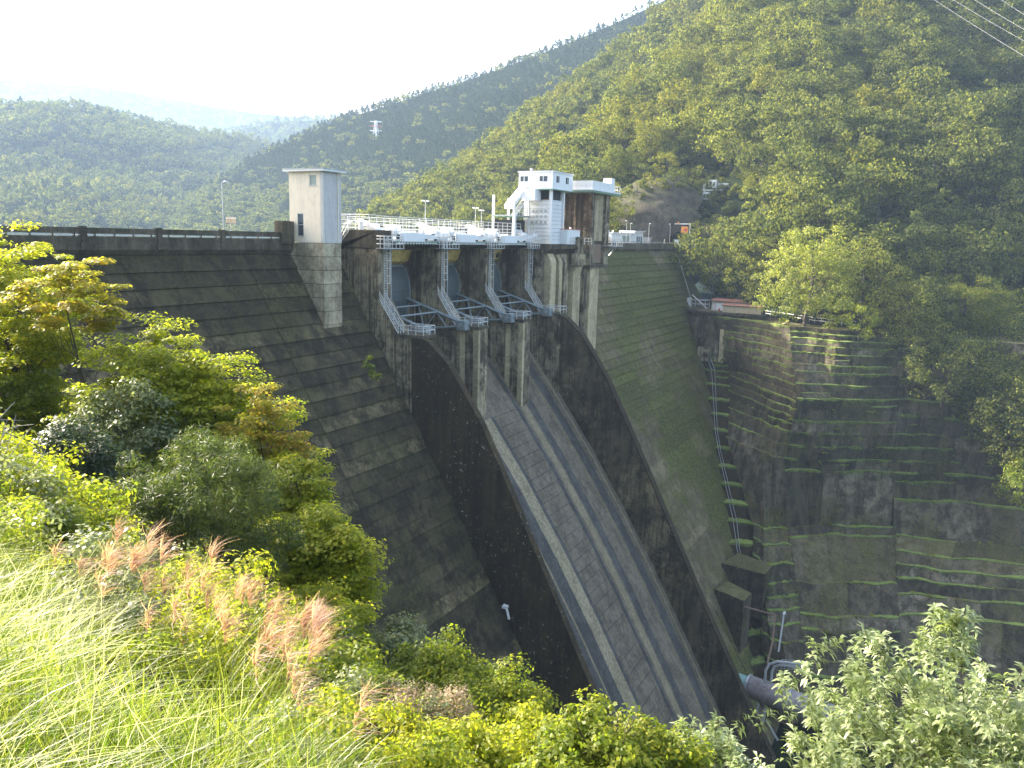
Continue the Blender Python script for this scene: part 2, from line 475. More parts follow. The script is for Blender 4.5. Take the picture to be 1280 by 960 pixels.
# long conifer ridge behind the dam
xs = [140, 200, 260, 330, 400, 500, 600, 700, 800, 900, 1040]
HILLS['conifer_ridge'] = loft([list(zip(xs, [298] * 11, [780, 760, 730, 700, 660, 600, 560, 540, 530, 530, 540])),
                               list(zip(xs, [290, 278, 255, 240, 225, 205, 185, 165, 140, 110, 60], [880, 870, 850, 830, 800, 740, 690, 660, 650, 640, 640])),
                               list(zip(xs, [284, 262, 234, 193, 160, 127, 95, 58, 15, -35, -110], [960, 960, 960, 960, 960, 920, 880, 840, 820, 800, 800]))], 90, 40, 26, 60, 4)
# sunny spur behind the deck
xs = [455, 500, 540, 600, 660, 700, 760, 830, 920, 1040]
HILLS['sunny_spur'] = loft([list(zip(xs, [300] * 10, [395, 370, 350, 325, 305, 300, 295, 290, 300, 320])),
                            list(zip(xs, [288, 278, 264, 245, 225, 210, 185, 150, 100, 30], [415, 410, 400, 380, 370, 365, 365, 370, 380, 400])),
                            list(zip(xs, [280, 258, 238, 196, 158, 126, 80, 25, -40, -130], [440, 450, 455, 460, 460, 460, 465, 470, 480, 500]))], 80, 44, 14, 38, 5)
# hillside above the right abutment
xs = [700, 745, 800, 850, 900, 980, 1060, 1150, 1280, 1480]
HILLS['near_hill'] = loft([
    list(zip(xs, [330, 330, 330, 330, 372, 396, 408, 450, 600, 760], [245, 240, 238, 236, 205, 180, 172, 168, 160, 150])),
    list(zip(xs, [300, 290, 270, 260, 300, 320, 335, 370, 450, 560], [250, 246, 248, 250, 222, 197, 192, 188, 185, 175])),
    list(zip(xs, [265, 250, 222, 205, 220, 225, 235, 250, 300, 360], [262, 262, 262, 262, 248, 225, 222, 218, 215, 205])),
    list(zip(xs, [245, 220, 180, 150, 140, 120, 120, 125, 150, 180], [275, 280, 285, 290, 285, 268, 264, 260, 256, 250])),
    list(zip(xs, [235, 205, 150, 105, 65, 20, 0, -5, 0, 0], [290, 300, 312, 325, 328, 318, 315, 312, 305, 300])),
    list(zip(xs, [228, 198, 138, 88, 40, -60, -130, -160, -180, -220], [300, 312, 325, 345, 362, 380, 390, 395, 395, 400]))], 110, 70, 4, 17, 6)
for k, (P, G) in HILLS.items():
    nm = {'far_ridge': 'mountain', 'valley_head': 'mountain', 'left_mountain': 'mountain', 'conifer_ridge': 'mountain', 'sunny_spur': 'hill', 'near_hill': 'hill'}[k]
    hill_object(nm, G, M_['forest_floor'])

# bare rock cutting behind the tunnel road
rc = [[(760, 312, 222), (790, 308, 221), (820, 303, 222), (850, 285, 226), (872, 270, 230)],
      [(765, 262, 231), (795, 255, 230), (825, 246, 231), (855, 238, 234), (872, 242, 236)],
      [(772, 238, 243), (798, 224, 243), (826, 216, 244), (852, 222, 245), (868, 236, 244)]]
P, G = loft(rc, 50, 40, 0, 10, 8)
nz = np.abs(fbm(P[..., 0] / 3.4, P[..., 2] / 4.5, 3)) * 2.0 + fbm(P[..., 0] / 1.1, P[..., 2] / 1.6, 9) * 0.45
P[..., 1] -= nz; P[..., 0] -= nz * 0.6
o = obj('rock_cliff', grid_mesh('rock_cliff', P[..., 0], P[..., 1], P[..., 2], M_['rock'], False))
tag(o, kind='structure')

# ================================================================== the dam
def Yf(z): return 0.6 * (z + 9.5)


PIERS = [10.5, 23.0, 35.5, 48.0]
dam = thing('concrete_dam', 'tall mossy concrete gravity dam with stepped lift lines and central spillway', 'dam', (30, 0, -82))


def wing_profile(off): return [(11, -82), (Yf(-82) + off, -82), (Yf(-1.3) + off, -1.3), (11, -1.3)]


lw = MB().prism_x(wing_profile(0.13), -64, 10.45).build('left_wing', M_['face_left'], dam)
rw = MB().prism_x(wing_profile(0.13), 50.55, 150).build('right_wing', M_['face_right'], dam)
lw['label'] = 'dark moss-stained left face of the dam'
rw['label'] = 'paler olive-mossed right face of the dam'


def lift(x0, x1, zt, zb, mat, parent):
    e = random.uniform(0.0, 0.035)
    j = 0.05
    prof = [(Yf(zt) + 0.6, zt), (Yf(zt) + 0.15 - e, zt), (Yf(zt - .07) + .07 - e, zt - .07), (Yf(zb) - .09 - e, zb + .04), (Yf(zb) + 0.06 - e, zb - .02), (Yf(zb) + 0.9, zb - .02)]
    MB().prism_x(prof, x0 + 0.025, x1 - 0.025).build('concrete_lift', mat, parent)


z = -1.35
zz = []
while z > -76: zz.append((z, z - 1.5)); z -= 1.5
for zt, zb in zz:
    if zt > -54:
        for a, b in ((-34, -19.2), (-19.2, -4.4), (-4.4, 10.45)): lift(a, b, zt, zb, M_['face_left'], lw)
    xe = min(148.5, 146 + zb * 1.08 + 3)
    cuts = [50.55, 66, 81, 96, 111, 126, 150]
    for a, b in zip(cuts[:-1], cuts[1:]):
        if a > xe - 1: break
        if b < 66.5 and zt < -60: continue
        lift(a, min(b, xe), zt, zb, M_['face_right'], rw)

# chute
CH = [(11, -82), (11, -14.2), (6, -13.4), (3, -13.2), (1, -13.8), (-1, -15.1), (-3, -17.0), (-8, -23.3), (-14, -31.4), (-20, -40.4), (-25, -48.5), (-31.5, -59.8), (-36, -67.9), (-44, -82)]
ch = MB().prism_x(CH, 11.3, 50.2).build('spillway_chute', M_['chute'], dam)
ch['label'] = 'grey curved spillway chute with pale water-worn stripes'


def chute_strip(x0, x1, mat, h=0.02, a=2, b=None):
    top = [(y, z + 0) for y, z in CH[a:b]]
    # fine, smooth curve
    m = MB(); n = len(top)
    pts = []
    for x in (x0, x1):
        for y, z in top: pts.append((x, y - h * .85, z + h * .5))
    m.poly(pts, [(i, i + 1, n + i + 1, n + i) for i in range(n - 1)])
    return m.build('chute_stripe', mat, ch)


# wet and worn stripes left by leaking gates (each a thin skin on the chute)
chute_strip(11.6, 22.6, M_['chute_wet'], 0.02, 7)
chute_strip(21.0, 21.4, M_['chute_tan'], 0.03, 7)
chute_strip(24.0, 26.6, M_['chute_pale'], 0.03, 7)
chute_strip(26.6, 27.4, M_['chute_wet'], 0.025, 7)
chute_strip(22.6, 24.0, M_['chute_wet'], 0.025, 7)
chute_strip(33.9, 34.8, M_['chute_wet'], 0.02, 6)
chute_strip(35.4, 37.0, M_['chute_tan'], 0.025, 7)
chute_strip(37.4, 39.2, M_['chute_wet'], 0.02, 6)
chute_strip(42.6, 43.4, M_['chute_tan'], 0.03, 4)
chute_strip(43.4, 45.8, M_['chute_wet'], 0.02, 4)
chute_strip(46.9, 47.5, M_['chute_tan'], 0.03, 4)
# lift joints across the chute
for k in range(7, len(CH) - 1):
    for s in np.linspace(0, 1, 7)[:-1]:
        y = CH[k][0] + (CH[k + 1][0] - CH[k][0]) * s; zc = CH[k][1] + (CH[k + 1][1] - CH[k][1]) * s
        MB().box(27.5, 33.8, y - .05, y + .03, zc - .05, zc + .018).build('joint', M_['chute_wet'], ch)

# guide walls
WT = [(-5.0, -10.85), (-7.8, -10.85), (-8.6, -11.1), (-11.4, -13.5), (-15.9, -19.9), (-20.3, -28.0), (-24.6, -36.2), (-29, -44.7), (-32.9, -52.2), (-40, -65.2), (-46, -76)]
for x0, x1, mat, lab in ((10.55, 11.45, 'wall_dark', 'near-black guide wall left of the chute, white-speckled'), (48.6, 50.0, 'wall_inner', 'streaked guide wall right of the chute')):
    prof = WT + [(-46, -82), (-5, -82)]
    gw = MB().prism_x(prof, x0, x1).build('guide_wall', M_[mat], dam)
    gw['label'] = lab
    cp = []
    for y, z in WT: cp.append((y - .03, z + .05))
    cp += [(y + .1, z - .05) for y, z in WT[::-1]]
    MB().prism_x(cp, x0 - 0.06, x1 + 0.06).build('coping', M_['wall_dark'], gw)

# gate piers
for i, x in enumerate(PIERS):
    w = 2.5
    x0 = x - (0.15 if i == 0 else 0)
    prof = [(11, -30), (11, -0.45), (-1.5, -0.45), (-1.5, -6.6), (-4.2, -10.45), (-7.6, -10.45), (-7.9, -10.8), (-7.9, -26), (-5, -30)]
    if i == 0: prof = [(p[0] if p[0] > -6.5 else -6.2 - (0.0), p[1]) for p in prof]; prof = [(11, -30), (11, -0.45), (-1.5, -0.45), (-1.5, -6.6), (-4.2, -10.45), (-6.2, -10.45), (-6.2, -24), (-5, -30)]
    pr_ = MB().prism_x(prof, x0, x + w).build('gate_pier', M_['pier'], dam, bevel=0.08)
    MB().prism_x([(-4.0, -10.75), (-4.0, -10.4), (-8.0, -10.4), (-8.0, -10.75)], x0 - 0.12, x + w + 0.12).build('platform_slab', M_['parapet'], pr_)
    # raised strips of formwork on the nose
    if i in (1, 2):
        MB().box(x - 0.06, x + 0.45, -7.98, -7.2, -24.5, -10.9).build('nose_strip', M_['pale'], pr_)
        MB().box(x - 0.07, x + .02, -5.9, -5.1, -21.5 + i * .5, -11.2).build('white_streak', M_['pale'], pr_)
# concrete under the deck: curved soffit between piers
SO = [(4.4, -2.7), (3.4, -2.2), (2.6, -1.3), (1.2, -0.5), (-0.4, 0.0), (-1.5, 0.25)]
for i in range(3):
    a, b = PIERS[i] + 2.5, PIERS[i + 1]
    m = MB(); m.prism_x([(4.9, -2.75), (4.4, -2.75), (3.45, -2.3), (2.75, -0.75), (4.9, -0.75)], a, b); m.build('stained_lintel', M_['yellow'], dam)
    m = MB(); m.prism_x([(9, -0.6), (2.8, -0.7), (1.2, -0.35), (-0.4, 0.02), (-1.45, 0.2), (-1.45, 0.32), (9, 0.32)], a, b); m.build('deck_soffit', M_['soffit'], dam)
    MB().tube([(b - 1.0, 2.9, -1.6), (b - 1.0, 3.6, -1.6)], 0.42, 12).build('drain_mouth', M_['dark'], dam) if i == 2 else None
    # side slots in the pier faces
    MB().box(b - .1, b + .02, 1.2, 2.0, -14, -0.8).build('gate_slot', M_['wall_inner'], dam)

# left end block and right block with buttress ribs
MB().prism_x([(5, -1.2), (5, 1.2), (2.6, 1.7), (-1.45, 1.7), (-1.45, -.45), (5, -.45)], 10.2, 13.0).build('end_block', M_['parapet'], dam, bevel=0.05)
MB().prism_x([(11, -30), (11, -.25), (-3.3, -.25), (-3.3, -30)], 50.5, 66.2).build('intake_block', M_['pier'], dam)
MB().prism_x([(11, -.25), (11, .32), (-4.6, .32), (-4.6, -.45), (-3.3, -1.3), (0, -1.3)], 50.55, 64.0).build('block_deck', M_['terrace'], dam)
for a, b, y, zt, mt in ((51.3, 53.4, -4.4, -1.2, 'pale'), (55.0, 56.2, -4.2, -1.4, 'pale'), (57.6, 58.4, -4.0, -1.6, 'pier')):
    MB().prism_x([(-3, zt), (y + .7, zt), (y, zt - 1.2), (y, -26), (-3, -26)], a, b).build('buttress_rib', M_[mt], dam, bevel=0.05)
MB().prism_x([(-3, -1.2), (-4.9, -1.2), (-4.9, -3.2), (-3.2, -4.6), (-3, -4.6)], 59.8, 64.6).build('corbel', M_['pier'], dam)
MB().prism_x([(-3, -1.4), (-5.1, -1.4), (-4.2, -4.8), (-4.2, -26), (-3, -26)], 60.8, 63.9).build('buttress_rib', M_['pale'], dam, bevel=0.05)
MB().prism_x([(0, -3.2), (-5.4, -3.2), (-5.4, -26), (0, -26)], 65.2, 69.2).build('intake_column', M_['pale'], dam, bevel=0.05)
MB().prism_x([(0, -3.2), (-4.9, -3.2), (-4.9, -26), (0, -26)], 64.5, 70.4).build('intake_column', M_['pier'], dam, bevel=0.05)
# pilaster under the lift tower
pz = 0.1
pil_n = 0
for zt in np.arange(0.1, -11.0, -1.53):
    e = random.uniform(0, .03)
    zb = max(zt - 1.53, -11.2)
    MB().box(2.5 + e, 5.5 - e, 0.0 + e, 6, zb + .035, zt - .03).build('pilaster_block', M_['pilaster'], dam)
MB().box(2.58, 5.42, 0.1, 6, -11.2, 0.05).build('pilaster_core', M_['parapet'], dam)

# crest slab and parapets
tag(MB().box(-64, 172, 5.3, 10.6, -0.12, 0.0).build('road', M_['asphalt']), kind='structure')
for a, b in ((-64, 10.2), (64, 150)):
    MB().prism_x([(11, -1.25), (11, -0.13), (4.55, -0.13), (4.55, -0.75), (4.95, -1.25)], a, b).build('crest_slab', M_['parapet'], dam)


def parapet(a, b, posts, mat):
    p = MB().box(a, b, 4.6, 4.95, -0.125, 0.42).build('parapet', mat, dam)
    MB().box(a, b, 4.58, 4.92, 0.66, 1.16).build('top_beam', mat, p)
    MB().box(a, b, 4.68, 4.86, 0.50, 0.58).build('rail', M_['rail'], p)
    for x in posts: MB().box(x - .28, x + .28, 4.5, 5.0, -0.12, 1.28).build('post', mat, p)
    for x in np.arange(a + .6, b, 1.9): MB().box(x - .06, x + .06, 4.66, 4.88, 0.42, 0.66).build('baluster', mat, p)
    for x in posts: MB().box(x - .4, x + .4, 4.42, 4.56, -0.72, -0.13).build('corbel', mat, p)


parapet(-62, 0.9, [-60, -52.5, -45, -37.5, -30, -22.6, -15, -7.4], M_['parapet'])
parapet(5.7, 10.1, [9.8], M_['parapet'])
p = MB().box(72.5, 149, 4.6, 4.95, -0.125, 0.62).build('parapet', M_['parapet'], dam)
MB().box(72.5, 149, 4.7, 4.85, 0.86, 1.0).build('rail', M_['galv'], p)
for x in np.arange(74, 149, 2.0): MB().box(x - .05, x + .05, 4.7, 4.82, 0.62, 0.86).build('baluster', M_['galv'], p)
MB().box(0.6, 2.4, 4.2, 5.4, -0.1, 2.4).build('gate_pillar', M_['parapet'], dam)

# small things on the face
o = thing('drain_cover', 'small teal round cover fixed on the dark left dam face', 'cover', (-11.5, -4.6, -16.6))
MB().tube([(-11.5, -4.35, -16.6), (-11.5, -4.95, -16.75)], 0.45, 14).build('disc', M_['teal'], o)
MB().tube([(-11.5, -4.6, -16.15), (-11.5, -4.5, -15.4)], 0.07, 6).build('bracket', M_['galv'], o)
o = thing('drain_spout', 'short white drain spout at the foot of the left guide wall', 'pipe', (10.4, -19.9, -42))
MB().tube([(10.45, -19.6, -41.2), (10.1, -20.1, -41.3), (10.1, -20.5, -42.6)], 0.16, 8).build('pipe', M_['white'], o)
MB().box(9.9, 10.5, -20.2, -19.6, -41.4, -41.1).build('bracket', M_['white'], o)

# ================================================================== lift tower
tw = thing('lift_tower', 'cream square lift tower with flat roof on the dam crest', 'tower', (4, 2.4, 0.1))
# walls with real openings: near side (x=2.5)
w = MB()
w.box(2.5, 2.7, 0.0, 4.9, 0.1, 0.8); w.box(2.5, 2.7, 3.75, 4.9, 0.8, 3.3); w.box(2.5, 2.7, 0.0, 2.85, 0.8, 3.3); w.box(2.5, 2.7, 0, 4.9, 3.3, 6.35)
w.box(2.5, 2.7, 1.85, 4.9, 6.35, 7.45); w.box(2.5, 2.7, 0, 0.85, 6.35, 7.45); w.box(2.5, 2.7, 0, 4.9, 7.45, 7.85)
w.build('wall', M_['tower'], tw)
MB().box(2.7, 5.55, 0.0, 0.2, 0.1, 7.85).build('wall', M_['tower2'], tw)
MB().box(5.35, 5.55, 0.2, 4.9, 0.1, 7.85).build('wall', M_['tower2'], tw)
MB().box(2.7, 5.35, 4.7, 4.9, 0.1, 7.85).build('wall', M_['tower'], tw)
rf = MB().box(2.05, 6.0, -0.5, 5.4, 7.85, 8.08).build('roof', M_['white'], tw)
MB().box(2.0, 6.05, -0.55, 5.45, 8.08, 8.14).build('flashing', M_['galv'], rf)
for (a, b, c, d, mt) in ((2.85, 3.75, 0.8, 3.3, 'glass'), (0.85, 1.85, 6.35, 7.45, 'blind')):
    wi = MB().box(2.58, 2.62, a, b, c, d).build('window', M_[mt], tw)
    fr = MB(); fr.box(2.52, 2.66, a, a + .07, c, d); fr.box(2.52, 2.66, b - .07, b, c, d); fr.box(2.52, 2.66, a, b, c, c + .07); fr.box(2.52, 2.66, a, b, d - .07, d); fr.box(2.53, 2.65, a, b, (c + d) / 2 - .03, (c + d) / 2 + .03)
    fr.build('frame', M_['galv'], wi)
    MB().box(2.44, 2.6, a - .05, b + .05, c - .08, c).build('sill', M_['tower2'], wi)
MB().box(2.44, 2.5, -0.06, 0.3, 0.1, 7.85).build('corner_strip', M_['tower2'], tw)
MB().box(4.9, 5.05, -0.08, 0.0, 0.1, 7.85).build('downpipe', M_['tower'], tw)

# ================================================================== railings, ladders, stairs


def railing(label, path, h=1.05, step=1.6, mat='rail', group=None, cat='railing', name='railing', rails=(1.0, 0.5), r=0.035):
    t = thing(name, label, cat, path[0], group)
    pa = [Vector(p) for p in path]
    for k in rails:
        MB().tube([p + Vector((0, 0, h * k)) for p in pa], r, 5).build('rail', M_[mat], t)
    for a, b in zip(pa[:-1], pa[1:]):
        n = max(1, round((b - a).length / step))
        for i in range(n + (1 if b is pa[-1] else 0)):
            p = a + (b - a) * (i / n)
            MB().tube([p, p + Vector((0, 0, h))], r, 5).build('post', M_[mat], t)
    return t


nth = ['first', 'second', 'third', 'fourth']
for i, x in enumerate(PIERS):
    ya = -8.0
    railing(f'white railing round the platform on the {nth[i]} pier from the lift tower', [(x + 2.4, -4.4, -10.4), (x + 2.4, ya + .1, -10.4), (x + .05, ya + .1, -10.4), (x + .05, -4.6, -10.4)], group='pier platform railings', step=1.1, r=0.045)
    t = thing('pier_stair', f'white steel stair down the side of the {nth[i]} pier from the lift tower', 'stairs', (x + .6, -4.2, -10.4), 'pier stairs')
    for xx in (x + 0.05, x + 1.1):
        MB().tube([(xx, -1.5, -6.5), (xx, -4.3, -10.45)], 0.07, 4).build('stringer', M_['rail'], t)
        MB().tube([(xx, -1.35, -5.5), (xx, -4.25, -9.4)], 0.05, 5).build('handrail', M_['rail'], t)
        MB().tube([(xx, -1.45, -6.0), (xx, -4.25, -9.9)], 0.04, 5).build('handrail', M_['rail'], t)
        for s in np.linspace(0, 1, 5):
            y, zc = -1.5 - 2.75 * s, -6.55 - 3.85 * s
            MB().tube([(xx, y, zc), (xx, y, zc + 1.08)], 0.04, 5).build('post', M_['rail'], t)
    for s in np.linspace(0.04, .96, 14):
        y, zc = -1.5 - 2.75 * s, -6.5 - 3.9 * s
        MB().box(x + 0.1, x + 1.05, y - .13, y + .1, zc, zc + .05).build('tread', M_['galv'], t)
    t = thing('caged_ladder', f'tall white ladder up the {nth[i]} pier from the lift tower', 'ladder', (x + 1.2, -1.7, -6.6), 'pier ladders')
    for xx in (x + .75, x + 1.35): MB().tube([(xx, -1.62, -6.6), (xx, -1.62, 0.9)], 0.05, 5).build('side_rail', M_['rail'], t)
    for zc in np.arange(-6.4, 0.8, .3): MB().tube([(x + .75, -1.62, zc), (x + 1.35, -1.62, zc)], 0.025, 4).build('rung', M_['rail'], t)
    for xx, yy in ((x + .6, -2.0), (x + 1.05, -2.25), (x + 1.5, -2.0)): MB().tube([(xx, yy, -4.6), (xx, yy, 0.7)], 0.03, 4).build('cage_bar', M_['rail'], t)
    for zc in np.arange(-4.6, 0.8, .9): MB().tube([(x + .75, -1.6, zc), (x + .6, -2.0, zc), (x + 1.05, -2.25, zc), (x + 1.5, -2.0, zc), (x + 1.35, -1.6, zc)], 0.03, 4).build('cage_hoop', M_['rail'], t)
    MB().tube([(x + 2.1, -1.62, -6.6), (x + 2.1, -1.62, -.4)], 0.06, 5).build('conduit', M_['galv'], t)
    # balcony
    t = thing('steel_balcony', f'white barred balcony hung on the deck above the {nth[i]} pier from the lift tower', 'balcony', (x + 1.2, -2.2, -0.45), 'deck balconies')
    MB().box(x - .6, x + 3.3, -2.75, -1.5, -0.5, -0.40).build('floor', M_['galv'], t)
    fr = [(x - .55, -1.55), (x - .55, -2.7), (x + 3.25, -2.7), (x + 3.25, -1.55)]
    for zc in (0.1, 0.65, 1.0): MB().tube([(a, b, zc) for a, b in fr], 0.05, 5).build('rail', M_['rail'], t)
    for xx in np.linspace(x - .55, x + 3.25, 6): MB().tube([(xx, -2.7, -0.4), (xx, -2.7, 1.0)], 0.045, 5).build('post', M_['rail'], t)
    for xx in (x + .9, x + 1.8): MB().tube([(xx, -2.7, 1.0), (xx, -2.7, 2.2), (xx, -1.6, 2.2)], 0.05, 5).build('gate_frame', M_['rail'], t)
    for yy in (-2.1,): MB().tube([(x - .55, yy, -.4), (x - .55, yy, 1.0)], 0.045, 5).build('post', M_['rail'], t)

# ================================================================== spillway gates
GP = [(5.6, -1.9), (4.7, -2.6), (3.7, -3.5), (3.15, -4.7), (2.95, -6.1), (3.05, -7.5), (3.5, -9.2), (4.3, -11.0), (5.4, -13.0)]
for i in range(3):
    a, b = PIERS[i] + 2.55, PIERS[i + 1] - 0.05
    t = thing('spillway_gate', ['curved blue-grey steel gate in the bay nearest the lift tower', 'curved blue-grey steel gate in the middle spillway bay', 'curved blue-grey steel gate in the bay nearest the white house'][i], 'gate', ((a + b) / 2, 3, -13), 'spillway gates')
    prof = GP + [(y + .25, z - .05) for y, z in GP[::-1]]
    sp = MB().prism_x(prof, a, b).build('skin_plate', M_['gate'], t)
    for e in (b - .32,):
        rim = [(y - .12, z) for y, z in GP] + [(y - .01, z) for y, z in GP[::-1]]
        MB().prism_x(rim, e, b).build('edge_rim', M_['bluesteel'], sp)
    for k in (2, 4, 6):
        y, zc = GP[k]; MB().box(a, b - .35, y - .1, y - .01, zc - .05, zc + .05).build('weld_seam', M_['gate'], sp)
    MB().box(a, b, 4.0, 4.8, -3.05, -2.8).build('lip_beam', M_['bluesteel'], t)
    for k, xx in enumerate((a + .6, b - .6)):
        MB().bar((xx, 3.3, -7.2), (xx, -5.4, -9.85), 0.36).build('arm', M_['bluesteel'], t)
        MB().bar((xx, 3.6, -11.6), (xx, -5.2, -10.5), 0.32).build('arm', M_['bluesteel'], t)
        MB().bar((xx, 1.2, -7.9), (xx, 0.2, -11.2), 0.2).build('brace', M_['bluesteel'], t)
        MB().bar((xx, -1.8, -8.8), (xx, 0.2, -11.2), 0.18).build('brace', M_['bluesteel'], t)
        MB().bar((xx, -1.8, -8.8), (xx, -3.4, -10.7), 0.18).build('brace', M_['bluesteel'], t)
        tb = MB().box(xx - .55, xx + .55, -6.5, -5.2, -10.9, -9.6).build('trunnion', M_['bluesteel'], t, bevel=0.06)
        MB().tube([(xx - .75, -5.9, -10.25), (xx + .75, -5.9, -10.25)], .28, 12).build('pin', M_['galv'], tb)
        MB().box(xx - .62, xx + .62, -6.65, -6.5, -10.15, -9.75).build('plate', M_['bluesteel'], tb)
        MB().box(xx - .62, xx + .62, -6.65, -6.5, -10.85, -10.45).build('plate', M_['bluesteel'], tb)
    MB().bar((a + .6, -1.8, -8.8), (b - .6, -1.8, -8.8), 0.2).build('cross_beam', M_['bluesteel'], t)
    MB().bar((a + .6, .6, -8.0), (b - .6, .6, -8.0), 0.2).build('cross_beam', M_['bluesteel'], t)
    for q in range(3): MB().tube([(a + .5 + q * .45, 2.6, -2.9), (a + .55 + q * .45, 2.2, -3.6), (a + .5 + q * .45, 2.5, -4.5)], .07, 5).build('hoist_cable', M_['galv'], t)

# ================================================================== hoist deck over the gates
hd_ = thing('hoist_deck', 'white painted hoist bridge running over the three spillway gates', 'bridge', (30, 2, 0.3))
MB().box(13.0, 50.5, -1.45, 8.5, 0.33, 0.5).build('deck_plate', M_['galv'], hd_)
for i in range(3):
    x = PIERS[i]
    MB().box(x + 4.3, x + 9.1, -1.75, -1.5, 0.38, 1.45).build('girder_panel', M_['white_clean'], hd_)
    MB().box(x + 9.2, x + 12.3, -1.7, -1.5, 0.75, 1.3).build('girder_panel', M_['white'], hd_)
    MB().box(x + 3.2, x + 12.4, -1.62, -1.48, 0.3, 0.42).build('green_edge', M_['green'], hd_)
    for q in np.arange(x + 3.6, x + 12.2, 0.62): MB().box(q, q + .25, -1.66, -1.46, 0.08, 0.30).build('bracket', M_['white'], hd_)
    for q in (x + 3.4, x + 9.4, x + 11.6): MB().box(q, q + .5, -1.66, -1.45, .55, 1.25).build('painted_slot_shade', M_['dark'], hd_)  # solid black blocks painting the shade of slots
MB().box(13.0, 50.0, 0.2, 7.6, 0.5, 1.5).build('machine_plinth', M_['white'], hd_)
for i in range(4):
    x = PIERS[i]
    t = thing('gate_hoist', f'white gate hoist with sloping cover above the {nth[i]} pier from the lift tower', 'machine', (x + 1.2, 0.5, 0.5), 'gate hoists on the deck')
    MB().box(x - .2 if i else x + 2.6, x + 3.0, -1.2, 0.6, 0.52, 1.5).build('base', M_['white'], t, bevel=0.06)
    MB().tube([(x + 3.1, -.9, 1.5), (x + 4.2, -.9, 1.5)], 0.42, 14).build('motor', M_['white_clean'], t)
    MB().tube([(x - .2, -.9, 1.6), (x + .8, -.9, 1.6)], 0.38, 14).build('motor', M_['white_clean'], t)
    MB().prism_x([(-1.0, 1.5), (-.3, 2.0), (2.6, 3.0), (2.9, 2.6), (0.2, 1.5)], x + 1.1, x + 1.9).build('sloping_cover', M_['white_clean'], t, bevel=0.04)
    MB().tube([(x + .4, 1.5, 1.5), (x + .4, 1.5, 2.6)], 0.3, 12).build('gear_drum', M_['white'], t)
    MB().box(x + 2.2, x + 3.4, 1.0, 2.2, 1.5, 2.5).build('gearbox', M_['white'], t, bevel=0.08)
for i in range(3):
    x = PIERS[i]
    t = thing('control_cabinet', f'low white control cabinet on the deck over the {nth[i]} spillway bay from the lift tower', 'cabinet', (x + 7, 2, 1.5), 'deck control cabinets')
    MB().box(x + 6.2, x + 8.2, 1.4, 2.4, 1.5, 2.35).build('body', M_['white'], t, bevel=0.05)
    MB().box(x + 6.15, x + 8.25, 1.35, 2.45, 2.35, 2.42).build('lid', M_['white_clean'], t)
    MB().tube([(x + 4.5, 1.2, 1.6), (x + 11, 1.2, 1.6)], 0.14, 8).build('shaft', M_['white'], t)
railing('white railing along the front edge of the hoist deck', [(13.2, -1.4, 0.5), (50.2, -1.4, 0.5)], 1.1, 1.6, r=0.04)
railing('long white railing on the raised plinth of the hoist deck', [(11.0, 4.8, 1.6), (11.0, 0.4, 1.6), (14, .35, 1.5), (49.5, .35, 1.5)], 1.9, 1.5, rails=(1, .75, .5, .25), r=0.04)
railing('white railing along the lake side of the hoist deck', [(11.0, 7.4, 1.5), (49.5, 7.4, 1.5)], 1.9, 1.5, rails=(1, .75, .5, .25), r=0.04)
t = thing('access_steps', 'white steel steps up the mossy end block beside the lift tower', 'stairs', (10, 3.2, 0))
for xx in (9.6, 10.1):
    MB().tube([(xx, 4.2, 0.2), (xx, 2.8, 2.4), (xx, 2.2, 2.7)], 0.05, 5).build('handrail', M_['rail'], t)
    MB().tube([(xx, 4.2, 0.0), (xx, 2.8, 1.5)], 0.06, 4).build('stringer', M_['rail'], t)
    for s in (0, .5, 1): MB().tube([(xx, 4.2 - 1.4 * s, .0 + 1.5 * s), (xx, 4.2 - 1.4 * s, .2 + 2.2 * s)], .04, 4).build('post', M_['rail'], t)
for s in np.linspace(.05, .95, 7): MB().box(9.6, 10.1, 4.1 - 1.4 * s, 4.3 - 1.4 * s, 1.5 * s, 1.5 * s + .04).build('tread', M_['rail'], t)


def lamp(label, x, y, z0, z1, arm=0.9, ang=0.0, double=False, group='lamp posts'):
    t = thing('street_lamp', label, 'lamp', (x, y, z0), group)
    MB().tube([(x, y, z0), (x, y, z1)], 0.075, 8, 0.05).build('pole', M_['galv'], t)
    for s in ((1, -1) if double else (1,)):
        dx, dy = math.cos(ang) * arm * s, math.sin(ang) * arm * s
        MB().tube([(x, y, z1 - .05), (x + dx * .5, y + dy * .5, z1 + .12), (x + dx, y + dy, z1 + .1)], 0.045, 6).build('arm', M_['galv'], t)
        MB().prism_z([(x + dx * .6, y + dy * .6 - .17), (x + dx * 1.5, y + dy * 1.5 - .14), (x + dx * 1.5, y + dy * 1.5 + .14), (x + dx * .6, y + dy * .6 + .17)], z1 + .04, z1 + .22).build('lamp_head', M_['white'], t, bevel=.04)
    MB().tube([(x, y, z0), (x, y, z0 + .3)], 0.14, 8).build('base', M_['galv'], t)


